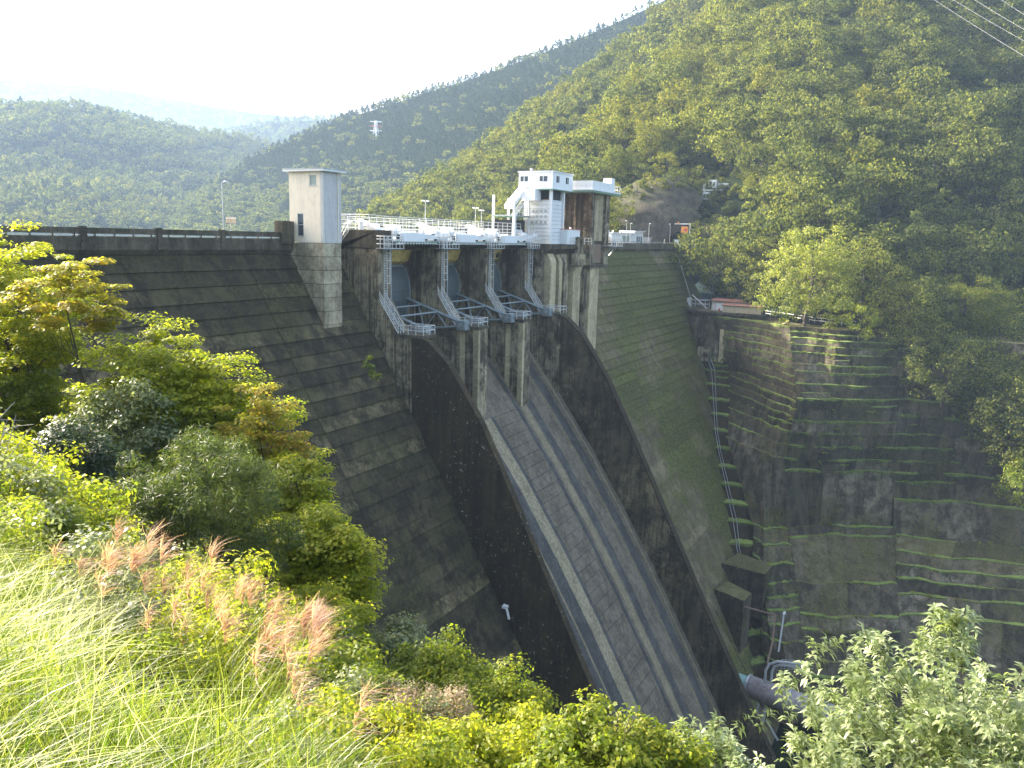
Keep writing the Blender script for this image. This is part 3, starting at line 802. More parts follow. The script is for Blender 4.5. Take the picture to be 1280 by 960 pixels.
lamp('tall lamp post with small head on the left parapet', -6.7, 5.25, 0.0, 6.0, .5)
lamp('white T-shaped lamp on the hoist deck nearest the lift tower', 33.7, 8.0, 1.0, 6.1, .55, 0, True)
lamp('T-shaped lamp on the hoist deck left of the white house', 48.0, 8.0, 1.0, 5.7, .55, 0, True)
lamp('shorter lamp close beside the T-shaped lamp near the white house', 50.4, 8.3, 1.0, 5.4, .5, 0, True)
lamp('left lamp of the pair by the low white building', 110.5, 5.3, 0.0, 5.5, .5, math.pi)
lamp('right lamp of the pair by the low white building', 113.0, 5.3, 0.0, 5.0, .5, 0)
lamp('lamp post standing over the middle of the low white building', 126.0, 5.3, 0.0, 5.3, .5, 0)
lamp('lamp post beside the tunnel mouth', 142.8, 5.3, 0.0, 5.6, .6, math.pi)
t = thing('road_sign', 'small pale sign board on a post behind the left parapet', 'sign', (-1.9, 9.5, 0))
MB().tube([(-1.9, 9.5, 0), (-1.9, 9.5, 2.6)], 0.05, 6).build('post', M_['galv'], t)
MB().box(-2.6, -1.2, 9.42, 9.46, 2.0, 2.7).build('board', M_['creamwall'], t)
MB().box(-2.6, -1.2, 9.40, 9.415, 2.5, 2.62).build('stripe', M_['white'], t)

# ================================================================== white hoist house and gantry
wh = thing('hoist_house', 'white two-part hoist house with boxy upper cabin beside the intake tower', 'building', (56, -.5, 0.3))
MB().box(53.5, 58.0, -3.0, 2.0, 0.33, 7.4).build('shaft_wall', M_['white'], wh)
MB().box(53.8, 57.7, -2.7, 1.7, 7.4, 9.0).build('inner_wall', M_['dark'], wh)  # near-black colour stands for the shade between the columns
for xx, yy in ((53.7, -2.8), (57.8, -2.8), (53.7, 1.8), (57.8, 1.8), (53.7, -.4)): MB().box(xx - .2, xx + .2, yy - .2, yy + .2, 7.4, 9.0).build('column', M_['white_clean'], wh)
MB().box(53.2, 53.5, -3.3, -2.9, .33, 9.0).build('column', M_['white_clean'], wh)
MB().box(57.7, 58.1, -3.3, -3.0, .33, 9.0).build('column', M_['white_clean'], wh)
for zc in np.arange(1.0, 7.3, 0.62): MB().box(53.42, 53.5, -2.9, 1.95, zc, zc + .05).build('cladding_line', M_['galv'], wh)
for zc in np.arange(1.0, 7.3, 0.62): MB().box(53.6, 57.6, -3.06, -3.0, zc, zc + .05).build('cladding_line', M_['galv'], wh)
for zc in (3.6, 4.5, 5.4):      # rows of small louvres
    for q in (-2.3, -1.5, -.7, .1, .9): MB().box(53.40, 53.47, q, q + .45, zc, zc + .42).build('louvre', M_['galv'], wh)
MB().box(53.36, 53.44, -2.7, 1.7, 7.4, 7.5).build('ledge', M_['redroof'], wh)
up = MB().box(52.6, 60.4, -3.6, 2.6, 9.1, 11.75).build('upper_cabin', M_['white_clean'], wh)
MB().box(52.4, 60.6, -3.8, 2.8, 8.95, 9.1).build('green_edge', M_['green'], up)
MB().box(52.45, 60.55, -3.75, 2.75, 11.75, 11.95).build('roof', M_['white'], up)
MB().box(52.42, 60.58, -3.78, 2.78, 11.95, 12.0).build('roof_edge', M_['redroof'], up)
for q in (-2.6, 0.9):
    wi = MB().box(52.54, 52.6, q, q + 1.35, 10.3, 11.1).build('window', M_['glass'], up)
    MB().box(52.52, 52.56, q + .62, q + .73, 10.3, 11.1).build('mullion', M_['white'], wi)
for q in (54.0, 57.6):
    wi = MB().box(q, q + .95, -3.66, -3.6, 10.2, 11.2).build('window', M_['glass'], up)
    MB().box(q + .43, q + .5, -3.69, -3.66, 10.2, 11.2).build('mullion', M_['white'], wi)
MB().tube([(54, 1, 12), (54, 1, 12.5)], .25, 8).build('vent', M_['white'], up)
t = thing('stair_gantry', 'white steel gantry with sloping chute and stairs left of the white house', 'gantry', (51, 3, 1.5))
for xx in (47.6, 52.6):
    for yy in (0.6, 4.4): MB().box(xx - .16, xx + .16, yy - .16, yy + .16, .5, 7.6 if xx > 50 else 7.9).build('leg', M_['white'], t)
MB().prism_x([(0.2, .5), (.75, .5), (.35, 5.2), (0.1, 5.2)], 47.0, 47.5).build('raking_leg', M_['white'], t)
MB().box(47.3, 53, 0.4, 4.6, 4.6, 4.75).build('platform', M_['galv'], t)
MB().box(47.3, 53, 0.4, 4.6, 4.5, 4.6).build('green_edge', M_['green'], t)
MB().box(47.8, 52.5, 1.2, 4.2, 1.5, 4.0).build('painted_bay_shade', M_['dark'], t)  # solid black block painting the shade under the platform
MB().poly([(47.6, .9, 6.4), (47.6, 2.4, 6.4), (52.6, 2.4, 9.6), (52.6, .9, 9.6), (47.6, .9, 5.7), (47.6, 2.4, 5.7), (52.6, 2.4, 8.9), (52.6, .9, 8.9)],
          [(0, 1, 2, 3), (7, 6, 5, 4), (0, 4, 5, 1), (1, 5, 6, 2), (2, 6, 7, 3), (3, 7, 4, 0)]).build('sloping_chute', M_['white_clean'], t)
MB().box(51.2, 53.4, -1.2, 1.2, 7.2, 9.0).build('box', M_['white_clean'], t)
for zc in (5.2, 5.6, 6.0): MB().tube([(47.4, .45, zc), (53, .45, zc)], 0.05, 5).build('rail', M_['rail'], t)
for xx in np.arange(47.4, 53, .9): MB().tube([(xx, .45, 4.7), (xx, .45, 6.0)], 0.04, 5).build('post', M_['rail'], t)
for s in np.linspace(0, 1, 12): MB().box(48.2 + 3.6 * s, 48.6 + 3.6 * s, .6, 1.5, 4.8 + 2.6 * s, 4.85 + 2.6 * s).build('tread', M_['white'], t)
for yy in (.6, 1.5): MB().bar((48.2, yy, 4.7), (52.2, yy, 7.6), .14).build('stringer', M_['white'], t)
t = thing('equipment_box', 'plain white equipment box with red edge in front of the intake tower', 'cabinet', (60, -3, .32))
MB().box(57.4, 62.6, -4.3, -2.2, .33, 2.75).build('body', M_['white_clean'], t)
MB().box(57.35, 62.65, -4.35, -2.15, 2.75, 2.83).build('red_edge', M_['red'], t)
MB().tube([(61, -3.2, 2.8), (61, -3.2, 3.2)], .18, 8).build('vent', M_['white'], t)
MB().box(58.9, 59.9, -4.35, -4.3, .5, 2.3).build('door', M_['white'], t)

# ================================================================== intake tower
it = thing('intake_tower', 'tall dark-streaked concrete intake tower with white railed roof', 'tower', (68, -3, -3.4))
MB().box(64.4, 72.0, -5.2, 3.0, -3.2, 9.1).build('shaft', M_['wall_inner'], it)
for a, b in ((64.2, 65.4), (70.4, 72.2)): MB().box(a, b, -5.75, -4.2, -3.4, 9.1).build('corner_column', M_['pier'], it)
MB().box(65.9, 69.8, -5.45, -5.0, 1.0, 9.1).build('pale_panel', M_['pale'], it)
for k, q in enumerate((-3.6, -2.6, -1.7, -.6)): MB().box(64.28, 64.42, q, q + (.35 if k % 2 else .55), -1.0, 9.0).build('rib', M_['pier' if k % 2 else 'parapet'], it)
MB().box(64.0, 72.4, -5.9, -2.5, -3.7, -3.2).build('base_slab', M_['parapet'], it)
MB().box(65.5, 69.9, -5.3, -5.1, -2.9, .4).build('rusty_door', M_['rust'], it)
rs = MB().box(61.5, 74.2, -6.9, 3.6, 9.1, 9.4).build('roof_slab', M_['green'], it)
MB().box(61.4, 74.3, -7.0, 3.7, 9.4, 9.62).build('slab_edge', M_['white'], rs)
MB().box(61.6, 61.7, -6.8, 3.5, 9.62, 11.0).build('parapet', M_['white'], rs)
MB().box(61.7, 71.5, -6.8, -6.7, 9.62, 11.0).build('parapet', M_['white'], rs)
MB().box(70.0, 71.6, -6.7, -5.2, 9.62, 12.0).build('stair_head', M_['white_clean'], rs)
railing('white railing at the far corner of the intake tower roof', [(71.7, -6.8, 9.62), (74.1, -6.8, 9.62), (74.1, -2, 9.62)], 1.1, 1.0, r=.05)
railing('white railing at the foot of the intake tower', [(62.8, -5.2, .32), (64.1, -5.9, .32)], 1.1, .8, r=.05)
railing('white railing of the ledge between intake tower and right wing', [(70.5, -7.2, 0.2), (75.5, -7.2, .2), (75.5, -4, .2)], 1.2, 1.0, r=.06)
t = thing('ledge_bracket', 'bracketed steel ledge on the intake tower side', 'ledge', (73, -6.5, 0.1))
MB().box(70.3, 75.7, -7.3, -4, 0.05, .2).build('floor', M_['galv'], t)
MB().bar((73, -7.0, 0.05), (73, -5.7, -1.6), .2).build('strut', M_['galv'], t)
MB().bar((71, -7.0, 0.05), (71, -5.7, -1.6), .2).build('strut', M_['galv'], t)
for k, (a, b) in enumerate(((60.6, 61.6), (62.3, 63.0))):
    MB().box(a, b, -4.9, -4.3, -1.6, 1.6).build('stub_column', M_['pier'], dam)
railing('white railing between the dark stub columns below the equipment box', [(58.2, -4.55, .32), (64.0, -4.55, .32)], 1.15, 1.0, r=.05)
lamp('small lamp on the roof of the intake tower', 66, 1.0, 9.6, 12.2, .5, 0, True)

# ================================================================== right bank: road, building, tunnel
wb = thing('low_building', 'long low white building on the crest road before the tunnel', 'building', (135, 13.5, 0))
MB().box(119, 134, 12.2, 16, 0, 2.9).build('wall', M_['white'], wb)
MB().box(134, 140.5, 11.9, 15.5, 0, 3.5).build('wall', M_['white_clean'], wb)
MB().box(140.5, 150, 12.6, 15.5, 0, 2.2).build('wall', M_['pinkwall'], wb)
r_ = MB().box(118.6, 134.2, 11.9, 16.3, 2.9, 3.1).build('roof', M_['white_clean'], wb)
MB().box(133.6, 141, 11.5, 15.9, 3.5, 3.72).build('roof', M_['white_clean'], wb)
wi = MB().box(126, 131.5, 12.12, 12.2, .9, 2.3).build('window', M_['blind'], wb)
for q in (127.8, 129.6): MB().box(q, q + .12, 12.08, 12.12, .9, 2.3).build('mullion', M_['galv'], wi)
for q in (135.5, 137.0, 138.6): MB().box(q, q + .8, 11.82, 11.9, .2, 2.3).build('door' if q == 135.5 else 'window', M_['glass'], wb)
for q in (121, 124, 129, 132): MB().tube([(q, 14, 3.1), (q, 14, 3.6)], .22, 8).build('vent', M_['white'], wb)
MB().box(104, 119, 12.6, 13.0, 0, 1.9).build('yard_wall', M_['creamwall'], wb)
railing('dark railing along the road in front of the low white building', [(104, 10.9, 0), (150, 10.9, 0)], 1.0, 2.5, 'galv')

tn = thing('tunnel_portal', 'concrete road tunnel portal with dark arched mouth', 'tunnel', (160, 7.3, 0))
m = MB()
arc = [(7.3 + 2.6 * math.cos(a), 2.0 + 2.5 * math.sin(a)) for a in np.linspace(0, math.pi, 13)]
arc = [(9.9, 0.0)] + arc + [(4.7, 0.0)]
outer = [(11.2, 0.0)] + [(7.3 + 3.9 * math.cos(a) * (1.0 if abs(math.cos(a)) < .7 else 1.0), max(2.0 + 4.2 * math.sin(a), 0)) for a in np.linspace(0, math.pi, 13)] + [(3.4, 0.0)]
n = len(arc)
for xx in (159.5, 160.2): m.poly([(xx, y, z) for y, z in arc] + [(xx, y, z) for y, z in outer], [(i, i + 1, n + i + 1, n + i) if xx > 160 else (n + i, n + i + 1, i + 1, i) for i in range(n - 1)])
m.poly([(159.5, y, z) for y, z in outer] + [(160.2, y, z) for y, z in outer], [(i, i + 1, n + i + 1, n + i) for i in range(n - 1)])
m.build('portal_ring', M_['parapet'], tn)
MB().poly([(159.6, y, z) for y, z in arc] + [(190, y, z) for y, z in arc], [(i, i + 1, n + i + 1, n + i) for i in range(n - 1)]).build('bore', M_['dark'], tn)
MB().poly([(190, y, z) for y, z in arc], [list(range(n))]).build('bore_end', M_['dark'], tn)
MB().box(159.7, 161, -6, 3.45, -1.5, 6.0).build('wing_wall', M_['parapet'], tn)
MB().box(159.7, 161, 11.15, 16, -1.5, 5.0).build('wing_wall', M_['parapet'], tn)
t = thing('height_gantry', 'pale height-limit gantry with orange warning sign before the tunnel', 'gantry', (156, 4, 0))
MB().tube([(156, 3.9, -.5), (156, 3.9, 6.1)], .16, 8).build('post', M_['rail'], t)
MB().tube([(156, 11.0, 0), (156, 11.0, 6.1)], .16, 8).build('post', M_['rail'], t)
MB().tube([(156, 3.8, 6.1), (156, 11.1, 6.1)], .14, 8).build('beam', M_['rail'], t)
sg = MB().box(155.7, 155.8, 4.3, 6.3, 3.7, 5.4).build('sign_board', M_['orange'], t)
MB().box(155.66, 155.7, 4.6, 5.4, 4.2, 4.9).build('symbol', M_['red'], sg)
MB().box(155.7, 155.9, 7.0, 7.5, 6.2, 6.7).build('warning_lamp', M_['orange'], t)
MB().box(155.0, 155.8, 4.6, 5.0, 0.0, 2.4).build('marker_post', M_['white'], t)
t = thing('white_kiosk', 'small white pillar at the end of the right parapet by the tunnel', 'pillar', (149.5, 5, 0))
MB().box(147.5, 149.6, 4.3, 5.4, -.7, 1.6).build('body', M_['white'], t)
MB().box(147.3, 149.8, 4.1, 5.6, 1.6, 1.75).build('cap', M_['white_clean'], t)
MB().box(150, 166, 3.6, 5.25, -.9, .9).build('kerb_wall', M_['parapet'], dam)
MB().box(158, 168, 2.6, 3.55, -.4, .8).build('white_barrier', M_['white'], dam)
MB().box(146, 172, 3.6, 20, -8, -.2).build('road_bench', M_['parapet'], dam)

# stair down the right end of the dam
t = thing('dam_side_stair', 'grey steel stair running down the right end of the dam to the hut deck', 'stairs', (143, 1, -14.4))
A, B = Vector((148.6, 5.6, -0.9)), Vector((140.0, -2.4, -14.9))
for off in (Vector((0, 0, 0)), Vector((3.2, .6, 0))):
    MB().bar(A + off, B + off, .25).build('stringer', M_['galv'], t)
    for h in (.6, 1.15): MB().tube([A + off + Vector((0, 0, h)), B + off + Vector((0, 0, h))], .09, 5).build('handrail', M_['rail'], t)
    for s in np.linspace(0, 1, 10): MB().tube([A + off + (B - A) * s, A + off + (B - A) * s + Vector((0, 0, 1.15))], .06, 4).build('post', M_['rail'], t)
for s in np.linspace(.02, .98, 44):
    p = A + (B - A) * s
    MB().poly([p + Vector(q) for q in ((0, -.2, 0), (3.2, .4, 0), (3.2, .75, 0), (0, .15, 0), (0, -.2, .06), (3.2, .4, .06), (3.2, .75, .06), (0, .15, .06))], [(0, 1, 2, 3), (7, 6, 5, 4), (0, 4, 5, 1), (1, 5, 6, 2), (2, 6, 7, 3), (3, 7, 4, 0)]).build('tread', M_['galv'], t)
t = thing('steel_landing', 'pale steel frame of a landing high on the right abutment', 'railing', (156, 4, -5.5))
for q in ([(150.5, 6, -1.0), (150.2, 4.8, -5.6), (157.0, 3.3, -5.6), (158.8, 5.6, -1.2), (152, 5.8, -1.0)], [(150.2, 4.8, -6.4), (157.0, 3.3, -6.4)]):
    MB().tube(q, .12, 5).build('rail', M_['rail'], t)
MB().prism_z([(150.2, 4.8), (157, 3.3), (158, 6.5), (151, 7.5)], -6.6, -6.4).build('floor', M_['terrace'], t)
for q in (151.5, 153.5, 155.5): MB().tube([(q, 4.5, -6.5), (q, 4.5, -5.6)], .07, 4).build('post', M_['rail'], t)
t = thing('orange_top_frame', 'pale steel frame with an orange top rail at the foot of the dam side stair', 'frame', (138, -3, -15))
MB().tube([(134.2, -.6, -11.9), (144.2, .3, -10.8)], .14, 5).build('orange_rail', M_['orange'], t)
for q in ((134.2, -.6, -11.9), (139, -.2, -11.4), (144.2, .3, -10.8)):
    MB().tube([q, (q[0] - 1.0, q[1] - 2.2, -15.0)], .13, 5).build('leg', M_['rail'], t)
MB().tube([(133.4, -2.2, -14.2), (142.5, -2.2, -14.0)], .1, 5).build('rail', M_['rail'], t)
MB().prism_z([(136, -3.4), (137.2, -3.4), (137.2, -2.4), (136, -2.4)], -15.0, -12.9).build('white_box', M_['rail'], t)
t = thing('valve_frame', 'grey steel pipe frame on the hut deck beside the dam', 'frame', (132, -6, -15))
for a in ((131, -5.0), (131, -8.6)):
    for b in (0, 3.6): MB().tube([(a[0] + b, a[1], -15), (a[0] + b, a[1], -13.0)], .09, 5).build('post', M_['galv'], t)
for zc in (-13.0, -14.0):
    MB().tube([(131, -5, zc), (134.6, -5, zc), (134.6, -8.6, zc), (131, -8.6, zc), (131, -5, zc)], .08, 5).build('rail', M_['galv'], t)
MB().bar((135, -4, -12.0), (131.5, -9, -15), .2).build('brace', M_['galv'], t)

# hut deck and wall
hw = thing('retaining_wall', 'black and white streaked retaining wall below the two huts', 'wall', (127, -18, -26.5))
MB().prism_z([(140, -1), (131, -4.2), (125.6, -9), (124.6, -17.5), (124, -32), (150, -36), (160, 4)], -30, -15.6).build('wall', M_['hutwall'], hw)
MB().prism_z([(141, -0.5), (130, -4.2), (124.9, -8.8), (124.1, -17.5), (124, -24), (150, -28), (160, 4)], -15.6, -15.0).build('deck', M_['parapet'], hw)
for q, w_, zt, mt in ((-15.2, 1.3, -19, 'pale'), (-13.9, .7, -22.8, 'pier'), (-11.0, 3.2, -23.6, 'pier'), (-16.8, .6, -22, 'pale')):
    MB().box(123.6, 126.5, q - w_ / 2, q + w_ / 2, -27, zt).build('buttress', M_[mt], hw)
for zc in (-17.6, -19.6, -21.6, -23.6): MB().prism_z([(130.9, -4.4), (125.45, -9.1), (124.5, -17.5), (123.9, -31), (126, -31), (127, -10), (131, -5)], zc, zc + .12).build('lift_line', M_['wall_inner'], hw)
MB().tube([(124.2, -18.6, -16.6), (125.5, -18.6, -16.3)], .5, 10).build('drain_mouth', M_['dark'], hw)
MB().bar((123.9, -17.4, -26.2), (117.5, -31.0, -15.6), .9).build('ramp_coping', M_['pale'], hw)

h1 = thing('white_hut', 'pale hut with red sloping roof and chimney on the abutment deck', 'hut', (131, -15, -15))
MB().box(128.6, 133, -19.6, -10.8, -15, -12.75).build('wall', M_['pinkwall'], h1)
r_ = MB().poly([(128.1, -20, -12.6), (128.1, -10.4, -12.6), (133.4, -10.4, -12.3), (133.4, -20, -12.3), (128.1, -20, -12.8), (128.1, -10.4, -12.8), (133.4, -10.4, -12.5), (133.4, -20, -12.5)],
              [(3, 2, 1, 0), (4, 5, 6, 7), (0, 1, 5, 4), (1, 2, 6, 5), (2, 3, 7, 6), (3, 0, 4, 7)]).build('roof', M_['redroof'], h1)
MB().box(128.52, 128.6, -13.8, -12.0, -14.9, -13.2).build('door', M_['white'], h1)
MB().box(130, 130.4, -19.9, -19.5, -12.4, -11.2).build('chimney', M_['galv'], h1)
h2 = thing('cream_shed', 'low cream corrugated shed with rusty red roof on the abutment deck edge', 'shed', (126, -18.5, -15))
MB().box(124.9, 127.6, -23.4, -14.4, -15, -13.35).build('wall', M_['creamwall'], h2)
for q in np.arange(-23.2, -14.4, .45): MB().box(124.86, 124.9, q, q + .2, -15, -13.35).build('corrugation', M_['creamwall'], h2)
MB().poly([(124.6, -23.7, -13.3), (124.6, -14.1, -13.3), (127.9, -14.1, -13.05), (127.9, -23.7, -13.05), (124.6, -23.7, -13.42), (124.6, -14.1, -13.42), (127.9, -14.1, -13.17), (127.9, -23.7, -13.17)],
          [(3, 2, 1, 0), (4, 5, 6, 7), (0, 1, 5, 4), (1, 2, 6, 5), (2, 3, 7, 6), (3, 0, 4, 7)]).build('roof', M_['redroof'], h2)
MB().tube([(124.8, -13.9, -14.4), (124.8, -13.5, -14.4)], .25, 8).build('red_bell', M_['red'], h2)
railing('grey pipe fence along the bench between the shed and the big tree', [(124.2, -24.5, -15.2), (121, -30, -15.3), (116.5, -36.5, -15.4), (113.5, -45, -15.4)], 1.2, 1.6, 'galv', r=.06, cat='fence', name='pipe_fence')

# ================================================================== terraces
LV = [-15.5, -29.0, -41.0, -54.4, -58.0, -66.0, -74.0, -83.0]
PLAN = np.array([
    [(131, -3), (125, -12), (121, -22), (113, -32), (111, -41), (113, -53), (119, -66), (124, -88)],
    [(123, -11), (123, -18), (109, -29), (98, -37), (101, -44), (109, -55), (114, -67), (119, -88)],
    [(107, -18), (107, -22), (99, -31), (96, -36), (101, -46), (107, -55), (113, -66), (117, -88)],
    [(91, -26), (92, -32), (91, -34.5), (93.5, -38.5), (100, -46), (105, -57), (109, -70), (114, -88)],
    [(85, -29), (87, -33), (82.5, -36), (86, -41), (92, -50), (97, -58), (99, -68), (104, -88)],
    [(77, -34), (80, -36), (75, -39), (78, -44), (81, -52), (87, -60), (92, -70), (96, -88)],
    [(66, -39), (68, -41), (66, -44), (68, -48), (72, -54), (78, -62), (84, -70), (89, -88)],
    [(60, -43), (61, -45), (60, -48), (62, -52), (66, -58), (72, -66), (78, -74), (83, -88)]], float)


def plan(u, z):
    """front of the bank at position u (0..7) and height z"""
    k = int(np.clip(np.searchsorted(-np.array(LV), -z) - 1, 0, len(LV) - 2))
    f = (z - LV[k]) / (LV[k + 1] - LV[k])
    f = min(max(f, 0), 1)
    row = PLAN[k] * (1 - f) + PLAN[k + 1] * f
    i = int(min(max(math.floor(u), 0), 6)); g = u - i
    q = row[i] * (1 - g) + row[i + 1] * g
    return q + np.array([.55 * math.sin(u * 5.1 + z * .21) + .3 * math.sin(u * 11 - z * .5), 0]) * min(1, max(0, u - .9))


tr = thing('terraced_wall', 'tall mossy terraced concrete retaining wall on the right bank', 'retaining wall', (105, -45, -83))


WEEDS = []


def terrace(u0, u1, zt, zb, ledge=0.75, moss=1.0, lip=0.55, mat='terrace'):
    us = list(np.linspace(u0, u1, max(2, int(round((u1 - u0) * 8)) + 1)))
    j = random.uniform(-.28, .28)
    top = [plan(u, zt) + np.array([j, 0]) for u in us]
    bot = []
    for u in us:
        a, b = plan(u, zt), plan(u, zb)
        d = b - a; L = np.linalg.norm(d)
        keep = min(ledge, L)
        bot.append(a + d * (0 if L < 1e-6 else (L - keep) / L) + np.array([j, 0]))
    n = len(us); B = 14.0
    V = [(p[0], p[1], zt) for p in top] + [(p[0], p[1], zb - .3) for p in bot] + [(p[0] + B, p[1] + 3, zt) for p in top] + [(p[0] + B, p[1] + 3, zb - .3) for p in top]
    F = []
    for i in range(n - 1):
        F += [(i, n + i, n + i + 1, i + 1), (i, i + 1, 2 * n + i + 1, 2 * n + i), (2 * n + i, 2 * n + i + 1, 3 * n + i + 1, 3 * n + i), (n + i, 3 * n + i, 3 * n + i + 1, n + i + 1)]
    F += [(0, 2 * n, 3 * n, n), (n - 1, 2 * n - 1, 4 * n - 1, 3 * n - 1)]
    o = MB().poly(V, F).build('terrace_block', M_[mat], tr)
    for i in range(n):
        if random.random() < .45: WEEDS.append((top[i][0] + random.uniform(.1, .5), top[i][1] + random.uniform(-.5, .5), zt))
    if moss > 0:
        d = ledge + 0.5
        a, b = (0, n) if moss >= 1 or n < 3 else ((0, max(2, int(n * moss))) if random.random() < .5 else (n - max(2, int(n * moss)), n))
        V = []; F = []; i = a
        while i < b - 1:
            e = min(b, i + random.randint(3, 7)) if lip < .9 else b
            s0 = len(V)
            for q_ in range(i, e):
                p = top[q_]; end = .25 if q_ in (i, e - 1) and lip < .9 else 1
                w_ = random.uniform(.1, 1.0) * lip * end; dd_ = d * random.uniform(.5, 1) * end
                V += [(p[0] - .06 - w_ * .12, p[1], zt - w_), (p[0] - .05 - .08 * random.random(), p[1], zt + .05 + .08 * random.random()), (p[0] + dd_, p[1] + .25 * dd_, zt + .04 + .18 * random.random())]
            for q_ in range((len(V) - s0) // 3 - 1):
                k = s0 + 3 * q_
                F += [(k, k + 3, k + 4, k + 1), (k + 1, k + 4, k + 5, k + 2)]
            i = e - 1 if random.random() < .9 else e + random.randint(0, 2)
        if F: MB().poly(V, F).build('moss_ledge', M_['moss'], o)
    return o


A_ = [-26.0, -28.9, -31.7, -34.5, -37.2, -40, -43, -46, -48.8, -51.6, -54.4, -57.2, -60, -63, -66, -69, -72, -75, -79]
for a, b in zip(A_[:-1], A_[1:]): terrace(0, 1, a, b, 2.4, 1.0, 1.35, 'wall_dark')  # deep shade of these risers put into the colour by darker concrete
for a, b in ((-27.5, -28.9), (-30.2, -31.7)): terrace(.45, 1.0, a, b, .9, 1.0, .7, 'wall_dark')
B_ = list(np.arange(-16.2, -36, -1.5)) + [-38.4, -41.0, -54.4, -56.3, -58.4, -61, -63, -64.6, -66.4, -68.4, -71, -74, -78]
for a, b in zip(B_[:-1], B_[1:]): terrace(1.0, 3.0, a, b, .65, 1.0 if (a > -27 or a < -50) else random.choice([0, .5, 1]))
C_ = [-16.0, -17.0, -18.1, -19.4, -20.8, -22.8, -24.2, -26.4, -28.9, -31.2, -33.3, -35.7, -38.4, -41.0, -43.2, -54.2, -55.4, -61.0, -65.2, -67.0, -68.8, -70.6, -72.4, -74.5, -77]
for a, b in zip(C_[:-1], C_[1:]):
    s = 4.0 + random.uniform(-.5, .5)
    terrace(3.0, s, a, b, .7, random.choice([0, 1, 1])); terrace(s, 5.0, a, b, .7, random.choice([.5, 1, 1]))
    if a - b > 1.9 and a > -42 and random.random() < .6:
        c0 = random.uniform(3.0, 4.2); terrace(c0, c0 + random.uniform(.4, .9), (a + b) / 2 + random.uniform(-.3, .3), b, .35, .5, .2)
D_ = [-17.0, -19.0, -21.6, -25, -28.9, -32, -35.7, -38.4, -41.0, -43.3, -45.0, -48.5, -55.2, -57.0, -58.6, -60.4, -62.4, -65, -72, -76]
for a, b in zip(D_[:-1], D_[1:]):
    s = 6.0 + random.uniform(-.4, .4)
    terrace(5.0, s, a, b, .8, 1.0); terrace(s, 7.0, a, b, .8, random.choice([.5, 1]))
    if a - b > 2.4 and random.random() < .5:
        c0 = random.uniform(5.0, 6.2); terrace(c0, c0 + random.uniform(.3, .8), (a + b) / 2, b, .35, .5, .2)

# cables down the ledges beside the dam
for k in range(2):
    t = thing('drain_cable', ['left of two thin pale cables running down the mossy ledges beside the dam', 'right of two thin pale cables running down the mossy ledges beside the dam'][k], 'cable', (124, -12, -26), 'cables down the ledges')
    pts = []
    for a in A_[:14]:
        p = plan(.34 + .11 * k, a); pts += [(p[0] - .12, p[1], a + .15)]
        q = plan(.34 + .11 * k, a - 2.4); pts += [(p[0] - .2, p[1], a - .1)]
    MB().tube(pts, .07, 4).build('cable', M_['galv'], t)

# penstock and pipework at the foot of the right bank
pp = thing('outlet_pipe', 'fat grey outlet pipe with dark stained belly at the foot of the dam', 'pipe', (62, -44, -70))
pa, pb = at(934, 857, 128), at(1075, 908, 118)
MB().tube([pa, pb], 1.75, 28).build('pipe', M_['pipe'], pp, smooth=True)
for s in (0.015, .40, .8):
    c = pa + (pb - pa) * s; dn = (pb - pa) / np.linalg.norm(pb - pa)
    MB().tube([c - dn * .12, c + dn * .12], 1.92, 28).build('flange', M_['galv'], pp)
MB().tube([pa - dn * 1.6, pa], 1.45, 20).build('throat', M_['teal'], pp)
for k, dd in enumerate((0, 1.1)):
    t = thing('vent_pipe', ['left of two thin pale bent pipes rising over the fat pipe', 'right of two thin pale bent pipes rising over the fat pipe'][k], 'pipe', at(955 + 7 * k, 858, 127), 'bent vent pipes')
    MB().tube([at(956 + 8 * k, 852, 126), at(957 + 8 * k, 838 + 2 * k, 126), at(962 + 6 * k, 830 + 3 * k, 126), at(972 + 4 * k, 827 + 4 * k, 125.5), at(1010, 831 + 5 * k, 124)], .22, 7).build('pipe', M_['galv'], t)
t = thing('rusty_pipe', 'long thin rusty pipe dropping down the dark ledges beside the dam', 'pipe', at(966, 772, 132))
MB().tube([at(926, 757, 139), at(969, 769, 137), at(966, 800, 134), at(959, 830, 131)], .16, 6).build('pipe', M_['rust'], t)
t = thing('grey_pole', 'thin straight grey pole against the lower terraces', 'pole', at(973, 812, 134))
MB().tube([at(980, 767, 135), at(973, 815, 133)], .14, 6).build('pole', M_['galv'], t)
MB().tube([at(980, 766, 135), at(981, 767, 134.8)], .3, 6).build('cap', M_['white'], t)
a, b = at(976, 836, 128), at(1004, 838, 126)
railing('small grey mesh railing above the bent vent pipes', [a, b], 1.6, .6, 'galv', rails=(1, .75, .5, .25, .05), r=.05)
t = thing('lower_pipework', 'tangle of thin grey pipes under the fat outlet pipe', 'pipe', at(945, 905, 125))
for q in ([(948, 880), (942, 905), (940, 930)], [(957, 885), (950, 915), (948, 945)], [(936, 897), (945, 899), (950, 908), (946, 918)], [(958, 900), (966, 915), (972, 925)]):
    MB().tube([at(x, y, 125) for x, y in q], .2 if q[0][0] != 957 else .3, 6).build('pipe', M_['galv'], t)
t = thing('toe_block', 'mossy concrete block with flat green top at the foot of the right dam face', 'block', at(920, 745, 141))
c = at(915, 742, 141)
MB().prism_z([(c[0] - 2, c[1] - 2.5), (c[0] + 2, c[1] - 3), (c[0] + 5, c[1] + 2), (c[0], c[1] + 3)], c[2] - 10, c[2]).build('body', M_['terrace'], t)
